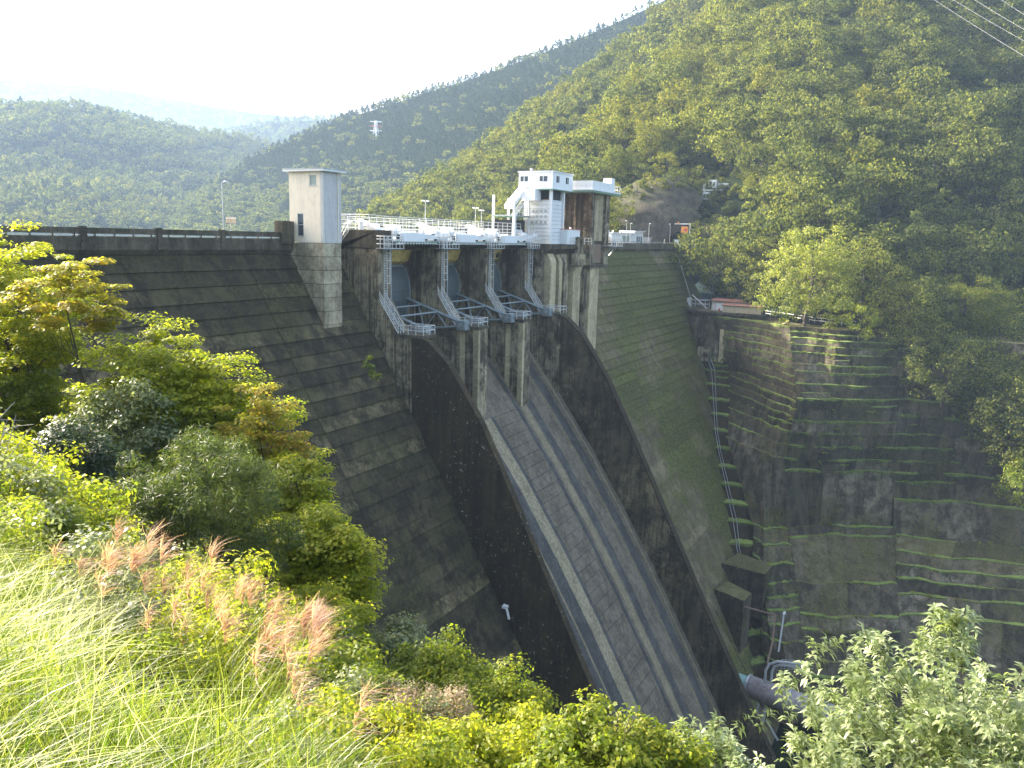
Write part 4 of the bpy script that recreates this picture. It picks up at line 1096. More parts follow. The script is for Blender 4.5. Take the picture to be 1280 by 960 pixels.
MB().prism_z([(c[0] - 2.1, c[1] - 2.6), (c[0] + 1.2, c[1] - 2.9), (c[0] + 2.1, c[1] - 1.6), (c[0] + 4.2, c[1] + 1.2), (c[0] + 1.5, c[1] + 2.2), (c[0], c[1] + 3)], c[2], c[2] + .12).build('moss_top', M_['terrace'], t)
t = thing('bank_block', 'dark flat-topped concrete block below the lowest bright ledge beside the dam', 'block', at(930, 712, 150))
c = at(934, 708, 149)
MB().prism_z([(c[0] - 2, c[1] - 3.6), (c[0] + 3, c[1] - 4), (c[0] + 6, c[1] + 3), (c[0] - 1, c[1] + 4.5)], c[2] - 9, c[2]).build('body', M_['terrace'], t)

# ================================================================== far things
bd = thing('concrete_frame_building', 'pale concrete frame building half hidden in the woods above the tunnel', 'building', at(893, 252, 240))
for (x, y, w_, h_) in ((892, 230, 10, 9), (905, 232, 14, 5), (924, 233, 10, 3), (884, 245, 8, 9), (896, 246, 7, 8), (890, 238, 26, 1.5)):
    c = at(x, y, 238); k = .24
    MB().box(c[0] - 1.5, c[0] + 1.5, c[1] - w_ * k / 2, c[1] + w_ * k / 2, c[2] - h_ * k / 2, c[2] + h_ * k / 2).build('panel', M_['white'], bd)
    if h_ > 5:
        for q in (-.25, .25): MB().box(c[0] - 1.6, c[0] - 1.5, c[1] + w_ * k * q - .25, c[1] + w_ * k * q + .25, c[2] - .6, c[2] + .5).build('window', M_['glass'], bd)
for k in (880, 902, 915):
    c = at(k, 238, 238); MB().box(c[0] - .3, c[0] + .3, c[1] - .3, c[1] + .3, c[2] - 5, c[2] + 2).build('column', M_['white'], bd)
py = thing('transmission_tower', 'small red and white lattice power pylon on the far conifer slope', 'pylon', at(470, 177, 830))
b = at(470, 176, 830)
H = 26
for sx_, sy_ in ((1, 1), (1, -1), (-1, 1), (-1, -1)):
    MB().bar((b[0] + 3 * sx_, b[1] + 3 * sy_, b[2] - 6), (b[0] + .7 * sx_, b[1] + .7 * sy_, b[2] + H - 6), .7).build('leg', M_['white_clean'], py)
for k, h in enumerate((10, 14.5, 19)):
    MB().bar((b[0] - 3.5, b[1] + 5, b[2] + h), (b[0] + 3.5, b[1] - 5, b[2] + h), .8).build('cross_arm', M_['white_clean' if k != 1 else 'red'], py)
for h in (-3, 1, 5, 9):
    MB().bar((b[0] - 2, b[1] - 2, b[2] + h), (b[0] + 1.6, b[1] + 1.6, b[2] + h + 4), .5).build('brace', M_['white_clean'], py)
    MB().bar((b[0] + 2, b[1] - 2, b[2] + h), (b[0] - 1.6, b[1] + 1.6, b[2] + h + 4), .5).build('brace', M_['white_clean'], py)
for k, (x0, y0, x1, y1) in enumerate(((1150, -12, 1300, 82), (1172, -12, 1300, 62), (1200, -12, 1300, 48), (1235, -12, 1300, 30))):
    t = thing('power_line', ['lowest', 'second lowest', 'second highest', 'highest'][k] + ' of the thin power cables crossing the top right corner', 'cable', at(x0, y0, 200), 'power cables overhead')
    MB().tube([at(x0 + (x1 - x0) * s, y0 + (y1 - y0) * s + 5 * s * (1 - s), 200 - 60 * s) for s in np.linspace(0, 1, 9)], .018, 4).build('cable', M_['galv'], t)

# ================================================================== vegetation
LM = {}
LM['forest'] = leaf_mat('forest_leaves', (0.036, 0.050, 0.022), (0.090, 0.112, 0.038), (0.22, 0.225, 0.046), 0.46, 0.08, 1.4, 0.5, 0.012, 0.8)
LM['sunny'] = leaf_mat('sun_coloured_leaves', (0.065, 0.085, 0.018), (0.13, 0.148, 0.028), (0.23, 0.21, 0.036), 0.46, 0.08, 1.3, 0.4, 0.012, 0.8)  # lit copy of the forest leaves, sunlight put into a yellower colour
LM['conifer'] = leaf_mat('conifer_needles', (0.014, 0.027, 0.013), (0.028, 0.048, 0.018), (0.055, 0.075, 0.020), 0.2, 0.08, 1.2, 0.35, 0.01, 0.8)
LM['maple'] = leaf_mat('maple_leaves', (0.17, 0.21, 0.018), (0.28, 0.31, 0.028), (0.40, 0.37, 0.030), 0.6, 0.3, 1.7, 0.3, 0.5)
LM['maple_red'] = leaf_mat('turning_leaves', (0.19, 0.21, 0.020), (0.32, 0.31, 0.028), (0.44, 0.29, 0.05), 0.58, 0.3, 1.6, 0.3, 0.9)
LM['green'] = leaf_mat('fresh_green_leaves', (0.10, 0.145, 0.016), (0.18, 0.22, 0.024), (0.28, 0.27, 0.03), 0.55, 0.3, 1.7, 0.3, 0.5)
LM['pine'] = leaf_mat('pine_needles', (0.035, 0.060, 0.020), (0.080, 0.115, 0.034), (0.15, 0.17, 0.040), 0.4, 0.3, 1.3, 0.3, 0.8)
LM['dark'] = leaf_mat('dark_evergreen_leaves', (0.022, 0.040, 0.016), (0.045, 0.070, 0.024), (0.08, 0.11, 0.04), 0.3, 0.5, 1.3, 0.2, 0.8)
LM['grey'] = leaf_mat('grey_green_leaves', (0.11, 0.14, 0.06), (0.19, 0.22, 0.09), (0.30, 0.32, 0.17), 0.45, 0.45, 1.2, 0.2, 0.8, 0.4)
LM['pinkish'] = leaf_mat('pinkish_seed_heads', (0.22, 0.17, 0.10), (0.36, 0.28, 0.20), (0.46, 0.33, 0.24), 0.4, 0.2, 1.1, 0.2, 0.9)
LM['silver'] = leaf_mat('pale_leaves_with_highlights', (0.13, 0.175, 0.05), (0.25, 0.30, 0.12), (0.46, 0.50, 0.32), 0.42, 0.75, 1.4, 0.2, 0.9, 0.36)  # bright tint carries the white leaf highlights in the colour
LM['grass'] = leaf_mat('grass_blades', (0.07, 0.125, 0.014), (0.16, 0.23, 0.024), (0.29, 0.31, 0.06), 0.5, 0.5, 1.35, 0.3, 0.8, 0.38)
LM['straw'] = leaf_mat('grass_heads_and_white_sheen', (0.46, 0.46, 0.34), (0.62, 0.61, 0.50), (0.72, 0.70, 0.58), 0.5, 0.4, 1.1, 0.3, 0.9, 0.4)  # pale grass heads, with the sky sheen of blades put into the colour
LM['plume'] = leaf_mat('pink_grass_plumes', (0.42, 0.22, 0.19), (0.56, 0.34, 0.29), (0.66, 0.48, 0.41), 0.5, 0.25, 1.1, 0.3, 0.9)


def rand_dirs(n, rng):
    v = rng.normal(size=(n, 3)); return v / np.linalg.norm(v, axis=1, keepdims=True)


def leaf_quads(C, N, L, W, rng, droop=0.0):
    """rhombic leaves at C with normals N, length L, width W"""
    n = len(C)
    t = np.cross(N, rand_dirs(n, rng)); t /= np.linalg.norm(t, axis=1, keepdims=True) + 1e-9
    if droop: t[:, 2] -= droop; t /= np.linalg.norm(t, axis=1, keepdims=True)
    b = np.cross(N, t); b /= np.linalg.norm(b, axis=1, keepdims=True) + 1e-9
    L = (L * np.ones(n))[:, None]; W = (W * np.ones(n))[:, None]
    V = np.stack([C - t * L * .5, C + b * W * .5 - t * L * .08, C + t * L * .5, C - b * W * .5 - t * L * .08], 1).reshape(-1, 3)
    F = np.arange(4 * n).reshape(n, 4)
    return V, F


def crown_points(cen, per, cr, flat, rng):
    n = len(cen)
    idx = np.repeat(np.arange(n), per)
    d = rand_dirs(n * per, rng) * (rng.random((n * per, 1)) ** 0.45)
    d[:, 2] *= flat
    return cen[idx] + d * (cr[idx])[:, None], idx, d


def dome(n, rx, ry, rz, rng, lo=-0.35, shell=0.55):
    """clump centres spread through an uneven ellipsoid"""
    out = []
    ph = rng.uniform(0, 6.28, 6)
    while len(out) < n:
        d = rng.normal(size=3); d /= np.linalg.norm(d)
        if d[2] < lo: continue
        a = math.atan2(d[1], d[0])
        lump = 1 + .16 * math.sin(2 * a + ph[0]) + .12 * math.sin(3 * a + ph[1] + 2 * d[2]) + .12 * math.sin(5 * a + ph[2] + 4 * d[2])
        r = (shell + (1 - shell) * rng.random() ** .5) * lump
        out.append((d[0] * rx * r, d[1] * ry * r, d[2] * rz * r))
    return np.array(out)


def crown_mesh(name, cen, per, cr, flat, L, W, mat, rng, up=0.8, droop=0.0, rough=.65):
    C, idx, d = crown_points(cen, per, cr * np.ones(len(cen)), flat, rng)
    N = rand_dirs(len(C), rng) * rough + np.array([0, 0, up]) + d * 1.1
    N /= np.linalg.norm(N, axis=1, keepdims=True)
    s = rng.uniform(.65, 1.25, len(C))
    V, F = leaf_quads(C, N, L * s, W * s, rng, droop)
    return mesh_np(name, V, F, mat)


def limbs(name, base, top, targets, r, mat, rng, bend=0.15):
    """tapered trunk with limbs bending out to the targets"""
    m = MB()
    base = np.array(base, float); top = np.array(top, float)
    H = np.linalg.norm(top - base)
    def tr(s): return base + (top - base) * s + np.array([math.sin(s * 4 + base[0]) * H * .03, math.cos(s * 5) * H * .025, 0])
    m.tube([tr(s) for s in np.linspace(0, 1, 7)], r, 6, r * .25)
    for q in targets:
        q = np.array(q)
        hh = np.clip((q[2] - base[2]) / max(top[2] - base[2], .1) - .28 - .1 * rng.random(), .12, .92)
        p = tr(hh); mid = p + (q - p) * .5 + rng.normal(size=3) * bend * np.linalg.norm(q - p) * .4 + np.array([0, 0, bend * np.linalg.norm(q - p) * .35])
        m.tube([p, (p + mid) / 2 + rng.normal(size=3) * .02 * H, mid, q], r * (1 - hh) * .45 + r * .12, 5, r * .06)
    me = bpy.data.meshes.new(name); me.from_pydata(m.v, [], m.f); me.materials.append(mat); me.update()
    return me


# ---- prototype trees for the woods (origin at the foot of the trunk)
def proto_broad(seed, n, per, L, mat, W=5.2, H=9.5, low=False):
    rng = np.random.default_rng(seed)
    cen = dome(n, W, W, H * (.5 if low else .42), rng, -.95 if low else -.5, .5) + np.array([0, 0, H * (.46 if low else .56)])
    cm = crown_mesh('crown', cen, per, rng.uniform(1.0, 2.0, n) * min(W, 6) / 5.2, .6, L, L * .62, mat, rng, .25, 0, .38)
    tm = limbs('trunk', (0, 0, -1.5), (0, 0, H * .75), cen[rng.choice(n, min(n, 10), False)], W * .05, M_['bark'], rng)
    return cm, tm


def proto_conifer(seed, n, per, L, mat, W=4.4, H=9.5):
    rng = np.random.default_rng(seed)
    s = rng.random(n) ** .8; a = rng.uniform(0, 6.28, n)
    rr = W * (1 - s) * rng.uniform(.55, 1.1, n) + .2
    cen = np.stack([rr * np.cos(a), rr * np.sin(a), 1.5 + s * (H - 1.5)], 1)
    cm = crown_mesh('crown', cen, per, .5 + (1 - s) * 1.0, .5, L, L * .45, mat, rng, .5, .4)
    tm = limbs('trunk', (0, 0, -1.5), (0, 0, H * .95), cen[:4], W * .07, M_['bark'], rng)
    return cm, tm


NEAR = [proto_broad(10 + i, 46, 52, .52, LM['forest'], 5.2 + .5 * (i % 3), 9.0 + 1.2 * (i % 2)) for i in range(4)]
NEAR_SUN = [proto_broad(20 + i, 46, 52, .50, LM['sunny'], 5.4, 9.2) for i in range(2)]
MID = [proto_broad(30 + i, 30, 22, .95, LM['forest'], 5.0, 9.5) for i in range(3)] + [proto_broad(36 + i, 30, 22, .95, LM['sunny'], 5.2, 9.2) for i in range(3)]
FAR_C = [proto_conifer(40 + i, 46, 10, 1.3, LM['conifer']) for i in range(3)] + [proto_broad(45, 22, 10, 1.6, LM['forest'], 5.2, 9.5)]
FAR_B = [proto_broad(50 + i, 20, 10, 1.9, LM['forest' if i else 'sunny'], 6.0, 9.0) for i in range(3)] + [proto_conifer(55, 24, 8, 1.7, LM['conifer'])]


def proto_collection(name, protos):
    """crown and trunk joined in one object each; kept out of the scene"""
    c = bpy.data.collections.new(name)
    for k, (cm, tm) in enumerate(protos):
        me = bpy.data.meshes.new('tree')
        a = np.zeros(len(cm.vertices) * 3, np.float32); cm.vertices.foreach_get('co', a)
        b = np.zeros(len(tm.vertices) * 3, np.float32); tm.vertices.foreach_get('co', b)
        na = len(cm.vertices)
        V = np.concatenate([a, b]).reshape(-1, 3)
        F = [tuple(p.vertices) for p in cm.polygons] + [tuple(i + na for i in p.vertices) for p in tm.polygons]
        me.from_pydata(V.tolist(), [], F)
        me.materials.append(cm.materials[0]); me.materials.append(tm.materials[0])
        mi = np.zeros(len(F), np.int32); mi[len(cm.polygons):] = 1
        me.polygons.foreach_set('material_index', mi)
        me.update()
        c.objects.link(bpy.data.objects.new(f'{name}_{k}', me))
    return c


def scatter_group(col):
    ng = bpy.data.node_groups.new('scatter_' + col.name, 'GeometryNodeTree')
    ng.interface.new_socket('Geometry', in_out='INPUT', socket_type='NodeSocketGeometry')
    ng.interface.new_socket('Geometry', in_out='OUTPUT', socket_type='NodeSocketGeometry')
    N, L = ng.nodes, ng.links
    gi, go = N.new('NodeGroupInput'), N.new('NodeGroupOutput')
    ci = N.new('GeometryNodeCollectionInfo'); ci.inputs[0].default_value = col; ci.inputs[1].default_value = True; ci.inputs[2].default_value = True
    ip = N.new('GeometryNodeInstanceOnPoints'); ip.inputs['Pick Instance'].default_value = True
    def attr(nm, ty):
        a = N.new('GeometryNodeInputNamedAttribute'); a.data_type = ty; a.inputs[0].default_value = nm; return a.outputs[0]
    L.new(gi.outputs[0], ip.inputs['Points']); L.new(ci.outputs[0], ip.inputs['Instance'])
    L.new(attr('pick', 'INT'), ip.inputs['Instance Index']); L.new(attr('size', 'FLOAT_VECTOR'), ip.inputs['Scale'])
    er = N.new('FunctionNodeEulerToRotation'); L.new(attr('turn', 'FLOAT_VECTOR'), er.inputs[0]); L.new(er.outputs[0], ip.inputs['Rotation'])
    L.new(ip.outputs[0], go.inputs[0])
    return ng


def scatter(name, label, cat, P, col, pick, size, tilt=0.08):
    me = bpy.data.meshes.new(name)
    me.vertices.add(len(P)); me.vertices.foreach_set('co', np.asarray(P, np.float32).ravel())
    n = len(P)
    a = me.attributes.new('pick', 'INT', 'POINT'); a.data.foreach_set('value', np.asarray(pick, np.int32))
    a = me.attributes.new('size', 'FLOAT_VECTOR', 'POINT'); a.data.foreach_set('vector', np.asarray(size, np.float32).ravel())
    tu = np.stack([RNG.normal(0, tilt, n), RNG.normal(0, tilt, n), RNG.uniform(0, 6.28, n)], 1)
    a = me.attributes.new('turn', 'FLOAT_VECTOR', 'POINT'); a.data.foreach_set('vector', tu.astype(np.float32).ravel())
    o = obj(name, me)
    m = o.modifiers.new('scatter', 'NODES'); m.node_group = scatter_group(col)
    return tag(o, label, cat, kind='stuff')


def project(P):
    d = np.asarray(P) - CAM; z = d @ c_f
    return 640 + FPX * (d @ c_x) / z, 480 - FPX * (d @ c_y) / z, z


def sample_hill(key, spacing, seed, n_try):
    P = HILLS[key][0]; rng = np.random.default_rng(seed)
    nv, nu = P.shape[:2]
    a = np.linalg.norm(np.cross(P[1:, :-1] - P[:-1, :-1], P[:-1, 1:] - P[:-1, :-1]), axis=2).ravel()
    cell = rng.choice(len(a), n_try, p=a / a.sum())
    i, j = np.divmod(cell, nu - 1); f, g = rng.random(n_try)[:, None], rng.random(n_try)[:, None]
    Q = P[i, j] * (1 - f) * (1 - g) + P[i + 1, j] * f * (1 - g) + P[i, j + 1] * (1 - f) * g + P[i + 1, j + 1] * f * g
    seen = {}; keep = []
    for k, q in enumerate(Q):
        c = (int(q[0] // spacing), int(q[1] // spacing), int(q[2] // spacing)); ok = True
        for dx in (-1, 0, 1):
            for dy in (-1, 0, 1):
                for dz in (-1, 0, 1):
                    for w in seen.get((c[0] + dx, c[1] + dy, c[2] + dz), ()):
                        if np.sum((w - q) ** 2) < spacing ** 2: ok = False
        if ok: seen.setdefault(c, []).append(q); keep.append(k)
    return Q[keep]


def sizes(n, lo, hi, rng):
    s = rng.uniform(lo, hi, n); return np.stack([s * rng.uniform(.9, 1.15, n), s * rng.uniform(.9, 1.15, n), s * rng.uniform(.85, 1.2, n)], 1)


rng = np.random.default_rng(77)
cm_ = proto_collection('mid_trees', MID); cc_ = proto_collection('far_conifers', FAR_C); cb_ = proto_collection('far_trees', FAR_B); cn_ = proto_collection('near_trees', NEAR + NEAR_SUN)
Q = sample_hill('sunny_spur', 6.0, 1, 9000)
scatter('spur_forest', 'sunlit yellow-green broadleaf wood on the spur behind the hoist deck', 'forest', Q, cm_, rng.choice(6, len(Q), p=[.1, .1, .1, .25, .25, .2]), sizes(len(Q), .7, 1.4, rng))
Q = sample_hill('conifer_ridge', 6.0, 2, 46000)
hz_ = Q[:, 2]
pk = np.where(rng.random(len(Q)) < np.clip((hz_ - 20) / 60, .2, .92), rng.integers(0, 3, len(Q)), 3)
scatter('ridge_forest', 'hazy dark conifer wood on the long ridge behind the dam', 'forest', Q, cc_, pk, sizes(len(Q), .6, .95, rng), .04)
Q = sample_hill('left_mountain', 10.0, 3, 14000)
scatter('lakeside_forest', 'hazy wood on the mountain beyond the left parapet', 'forest', Q, cb_, rng.choice(4, len(Q), p=[.3, .3, .25, .15]), sizes(len(Q), 1.0, 1.7, rng))
Q = sample_hill('valley_head', 16.0, 4, 7000)
scatter('valley_forest', 'pale blue wood closing the head of the lake valley', 'forest', Q, cb_, rng.integers(0, 4, len(Q)), sizes(len(Q), 1.5, 2.4, rng))
Q = sample_hill('far_ridge', 26.0, 5, 9000)
scatter('distant_forest', 'faint blue wood on the farthest ridge under the sky', 'forest', Q, cb_, rng.integers(0, 4, len(Q)), sizes(len(Q), 2.4, 3.6, rng))

# hillside wood above the right bank: the nearest trees one by one, the rest as one wood
Q = sample_hill('near_hill', 7.4, 6, 9000)
px, py, dz = project(Q)
bare = ((px > 768) & (px < 868) & (py > 207) & (py < 330)) | ((px > 838) & (px < 880) & (py > 262)) | ((px > 868) & (px < 945) & (py > 226) & (py < 300)) | ((px > 960) & (px < 1120) & (py > 388))
edge_ = (Q[:, 0] < 136) & (Q[:, 1] > -34) & (Q[:, 2] < -6)
Q = Q[~(bare | edge_)]
px, py, dz = project(Q)
inview = (px > -20) & (px < 1320) & (py > -40) & (py < 960)
order = np.argsort(np.where(inview, dz, 1e9))
ind = order[:170]
rest = np.setdiff1d(np.arange(len(Q)), ind)
sunlit_part = (px[rest] < 900) & (py[rest] < 235)  # part of the wood where leaf colour stands for sunlight
pk = np.where(rng.random(len(rest)) < np.where(sunlit_part, .75, .12), rng.integers(4, 6, len(rest)), rng.integers(0, 4, len(rest)))
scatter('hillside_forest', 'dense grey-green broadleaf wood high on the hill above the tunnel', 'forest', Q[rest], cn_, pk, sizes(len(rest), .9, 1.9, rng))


def forest_tree(proto, loc, size, rz, label, group=None, name='broadleaf_tree', mats=None):
    t = thing(name, label, 'tree', loc, group, rz)
    t.scale = [float(v) for v in size]
    c = obj('crown', proto[0], t); k = obj('trunk', proto[1], t)
    return t


for i in ind:
    q = Q[i]
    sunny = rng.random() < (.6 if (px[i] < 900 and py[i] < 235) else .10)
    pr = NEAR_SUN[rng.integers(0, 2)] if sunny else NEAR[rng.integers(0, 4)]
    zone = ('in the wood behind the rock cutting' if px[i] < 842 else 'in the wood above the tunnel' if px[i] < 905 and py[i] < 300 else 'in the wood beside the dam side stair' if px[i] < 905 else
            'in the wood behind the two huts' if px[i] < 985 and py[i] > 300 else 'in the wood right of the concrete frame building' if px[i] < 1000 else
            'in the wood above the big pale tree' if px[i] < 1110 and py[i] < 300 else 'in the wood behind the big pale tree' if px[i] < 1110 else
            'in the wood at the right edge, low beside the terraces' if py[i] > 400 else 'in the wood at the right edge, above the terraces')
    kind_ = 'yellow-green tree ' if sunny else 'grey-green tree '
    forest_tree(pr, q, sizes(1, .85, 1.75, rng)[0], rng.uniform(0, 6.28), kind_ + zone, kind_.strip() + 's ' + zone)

# single trees that stand out
LM['pale_tree'] = leaf_mat('sunlit_crown_leaves', (0.13, 0.165, 0.034), (0.25, 0.27, 0.05), (0.38, 0.37, 0.08), 0.5, 0.25, 1.3, 0.3, 0.05)  # sunlit side of the big crown put into paler leaves
special = [
    ((1008, 402, 172), 9.0, 20, LM['pale_tree'], 'big tree with sunlit pale yellow-green crown right of the huts'),
    ((1072, 408, 176), 8.5, 18, LM['forest'], 'shaded half of the big crown, shade painted dark green, above the pipe fence, right of the pale tree'),  # dark leaf colour stands for the shaded side of the same crown
    ((1075, 416, 163), 4.2, 6.5, LM['green'], 'low bright green tree leaning over the top of the terraces'),
    ((1130, 430, 166), 7.5, 13, LM['forest'], 'dark tree standing behind the top right corner of the terraces'),
    ((1200, 420, 172), 8.0, 13, LM['sunny'], 'yellowish topped tree at the right edge above the terraces'),
    ((1180, 500, 158), 7.5, 13, LM['forest'], 'large dark crown overhanging the right side of the terraces'),
    ((1260, 560, 152), 7.5, 14, LM['forest'], 'dark layered tree at the far right hanging over the terraces'),
    ((1270, 470, 168), 8.0, 14, LM['forest'], 'tall dark tree behind the layered tree at the far right'),
    ((1235, 520, 158), 8.0, 13, LM['forest'], 'dense dark crown in the middle of the trees right of the terraces'),
    ((1150, 455, 165), 6.5, 11, LM['forest'], 'dark rounded tree at the upper right end of the mossy ledges'),
    ((1290, 600, 150), 7.0, 12, LM['forest'], 'dark tree cut by the right picture edge beside the terraces'),
    ((950, 378, 195), 5.0, 10, LM['forest'], 'dark tree between the shed and the big pale tree'),
    ((1275, 625, 148), 5.0, 8, LM['green'], 'lowest bright green tree at the right edge beside the terraces'),
    ((925, 372, 198), 5.0, 11, LM['forest'], 'dark tree directly behind the pale hut'),
    ((893, 362, 203), 5.0, 11, LM['forest'], 'dark tree beside the foot of the dam side stair'),
    ((775, 236, 252), 6.5, 14, LM['sunny'], 'bright yellow-green tree left above the bare rock cutting'),
    ((815, 196, 262), 7.0, 12, LM['sunny'], 'large sunlit tree overhanging the top of the rock cutting'),
    ((848, 208, 258), 6.0, 10, LM['forest'], 'darker tree at the right shoulder of the rock cutting'),
    ((872, 262, 240), 5.0, 9, LM['forest'], 'dark tree crowding the right side of the tunnel gantry'),
    ((796, 250, 233), 3.6, 5.5, LM['forest'], 'left bush hanging on the upper rock face'),
    ((816, 240, 234), 4.0, 5.5, LM['sunny'], 'pale bush in the middle of the upper rock face'),
    ((840, 236, 235), 4.0, 5.5, LM['forest'], 'dark bush high on the rock face left of the tunnel'),
    ((860, 246, 236), 3.6, 6.5, LM['forest'], 'dark bush on the rock face right above the tunnel gantry'),
    ((752, 300, 222), 5.5, 17, LM['sunny'], 'tall sunlit tree rising right behind the intake tower'),
    ((772, 292, 226), 4.2, 11, LM['forest'], 'dark tree between the intake tower and the rock cutting'),
    ((778, 262, 238), 3.6, 6, LM['forest'], 'small dark tree at the left foot of the rock cutting'),
    ((806, 226, 243), 4.2, 6, LM['forest'], 'dark bushy tree on the brow of the rock cutting'),
    ((832, 220, 243), 4.6, 7, LM['sunny'], 'yellow-green bushy tree on the brow of the rock cutting'),
    ((858, 232, 242), 4.6, 7, LM['forest'], 'dark tree hanging over the right end of the rock cutting'),
    ((792, 222, 250), 5.0, 7, LM['sunny'], 'low bright tree drooping over the rock cutting'),
]
for k, (p, W, H, mat, lab) in enumerate(special):
    pr = proto_broad(100 + k, int(60 * (W / 5.2) ** 2 * (H / 9.5) ** .7), 60, .46, mat, W, H, True)
    forest_tree(pr, at(*p), (1, 1, 1), 0, lab)

# shrubs: prototypes, and the undergrowth of the hillside wood
SHR = []
for k, (mt, L) in enumerate((('green', .07), ('maple', .065), ('grey', .06), ('green', .065), ('maple', .06), ('forest', .11))):
    rr = np.random.default_rng(200 + k)
    cen = dome(26, .8, .8, .7, rr, -.3, .4) + np.array([0, 0, .55])
    SHR.append((crown_mesh('crown', cen, 100, .28, .6, L, L * .65, LM[mt], rr), limbs('trunk', (0, 0, -.3), (0, 0, .9), cen[:8], .02, M_['bark'], rr)))
cs_ = proto_collection('shrubs', SHR)
Q = sample_hill('near_hill', 3.0, 12, 9000)
px, py, dz = project(Q)
Q = Q[~(((px > 790) & (px < 850) & (py > 232)) | ((px > 838) & (px < 870) & (py > 262)))]
scatter('hillside_undergrowth', 'dark bushes filling the gaps under the hillside trees', 'undergrowth', Q, cs_, np.full(len(Q), 5), sizes(len(Q), 1.6, 3.2, RNG), .2)

# ---------------------------------------------------------------- foreground on the left bank


def crown_px(x0, y0, x1, y1, d, deep=.8):
    c = at((x0 + x1) / 2, (y0 + y1) / 2, d)
    return c, (x1 - x0) / 2 * d / FPX, (x1 - x0) / 2 * d / FPX * deep, (y1 - y0) / 2 * d / FPX


def near_tree(name, label, box, d, mat, n, per, cr, flat, L, W, seed, up=.8, droop=0, twigs=14, deep=.8, lean=(0, 0), cat='tree', group=None, branch_r=.07, shell=.35, lo=-.9):
    rng = np.random.default_rng(seed)
    c, rx, ry, rz = crown_px(*box, d, deep)
    base = np.array([c[0] + lean[0], c[1] + lean[1], 0]); base[2] = float(slope_z(base[0], base[1])) - .3
    base[2] = min(base[2], c[2] - rz * .3)
    t = thing(name, label, cat, base, group)
    cen = dome(n, rx, ry, rz, rng, lo, shell)
    # orient the ellipsoid across the view
    cen = cen[:, :1] * r0 + cen[:, 1:2] * f0 + cen[:, 2:] * u0
    cen = cen + (c - base)
    o = obj('crown', crown_mesh('crown', cen, per, cr * rng.uniform(.6, 1.3, n), flat, L, W, mat, rng, up, droop), t)
    top = (c - base) + np.array([0, 0, rz * .45])
    obj('trunk', limbs('trunk', (0, 0, 0), top, cen[rng.choice(n, min(n, twigs), False)], branch_r, M_['bark'], rng), t)
    return t


near_tree('maple_tree', 'tall yellow-green maple at the left edge reaching up to the parapet', (-90, 318, 118, 600), 23, LM['maple'], 204, 162, .55, .30, .105, .085, 1, up=1.3, twigs=22, branch_r=.10)
near_tree('maple_tree', 'reddish tinged maple branch reaching right across the dark dam face', (20, 318, 150, 420), 21, LM['maple_red'], 57, 150, .42, .25, .10, .08, 2, up=1.4, twigs=10, branch_r=.05)
near_tree('maple_tree', 'broad yellow-green maple with fan of bare branches, left of the dam face', (105, 418, 300, 660), 21, LM['maple'], 204, 156, .52, .28, .10, .08, 3, up=1.3, twigs=26, branch_r=.10)
near_tree('maple_tree', 'slender maple with reddish tips standing against the dam face', (275, 480, 385, 660), 20, LM['maple_red'], 74, 137, .36, .3, .095, .075, 4, up=1.2, twigs=16, branch_r=.05, shell=.2)
near_tree('maple_tree', 'yellow-green maple spilling down the slope below the slender maple', (320, 620, 445, 820), 18, LM['maple'], 187, 162, .42, .3, .09, .07, 5, up=1.3, twigs=16)
near_tree('maple_tree', 'yellow-green maple behind the pine', (255, 610, 425, 740), 19, LM['maple'], 102, 150, .45, .3, .09, .07, 15, up=1.3, twigs=16)
near_tree('pine_tree', 'dark green pine with fine needles in the middle of the left bank', (150, 545, 370, 740), 15.5, LM['pine'], 221, 187, .36, .7, .15, .016, 6, up=.3, twigs=22, branch_r=.07)
near_tree('evergreen_tree', 'dense dark evergreen behind the bare twigs', (45, 520, 150, 670), 17, LM['dark'], 153, 137, .38, .7, .085, .05, 7, twigs=8)
near_tree('leafy_shrub', 'grey leaved shrub beneath the broad maple', (90, 470, 210, 590), 19.5, LM['grey'], 85, 112, .4, .5, .09, .06, 8, twigs=6, cat='shrub')
near_tree('leafy_shrub', 'pale grey-green shrub at the foot of the dam face', (430, 785, 560, 890), 16, LM['grey'], 136, 137, .34, .6, .075, .05, 9, twigs=8, cat='shrub')
near_tree('leafy_shrub', 'rounded yellow-green shrub right of the grey-green shrub', (555, 838, 690, 950), 14, LM['green'], 153, 143, .32, .5, .07, .05, 10, twigs=8, cat='shrub')
near_tree('leafy_shrub', 'fresh green shrub at the edge of the grass below the pine', (300, 760, 450, 900), 13, LM['green'], 153, 137, .32, .5, .07, .05, 11, twigs=8, cat='shrub')
near_tree('leafy_shrub', 'pink-white flowering shrub in the lower middle', (445, 858, 590, 960), 10.5, LM['pinkish'], 85, 137, .2, .7, .035, .024, 12, twigs=10, cat='shrub', branch_r=.03)
near_tree('leafy_shrub', 'yellow-green undergrowth at the bottom between grass and chute', (440, 920, 660, 1040), 9, LM['maple'], 153, 137, .22, .6, .06, .045, 13, twigs=8, cat='shrub', branch_r=.03)
near_tree('leafy_shrub', 'yellow-green leafy shrub below the foot of the chute', (640, 905, 840, 1040), 8.6, LM['green'], 153, 131, .2, .6, .06, .045, 14, twigs=8, cat='shrub', branch_r=.03)


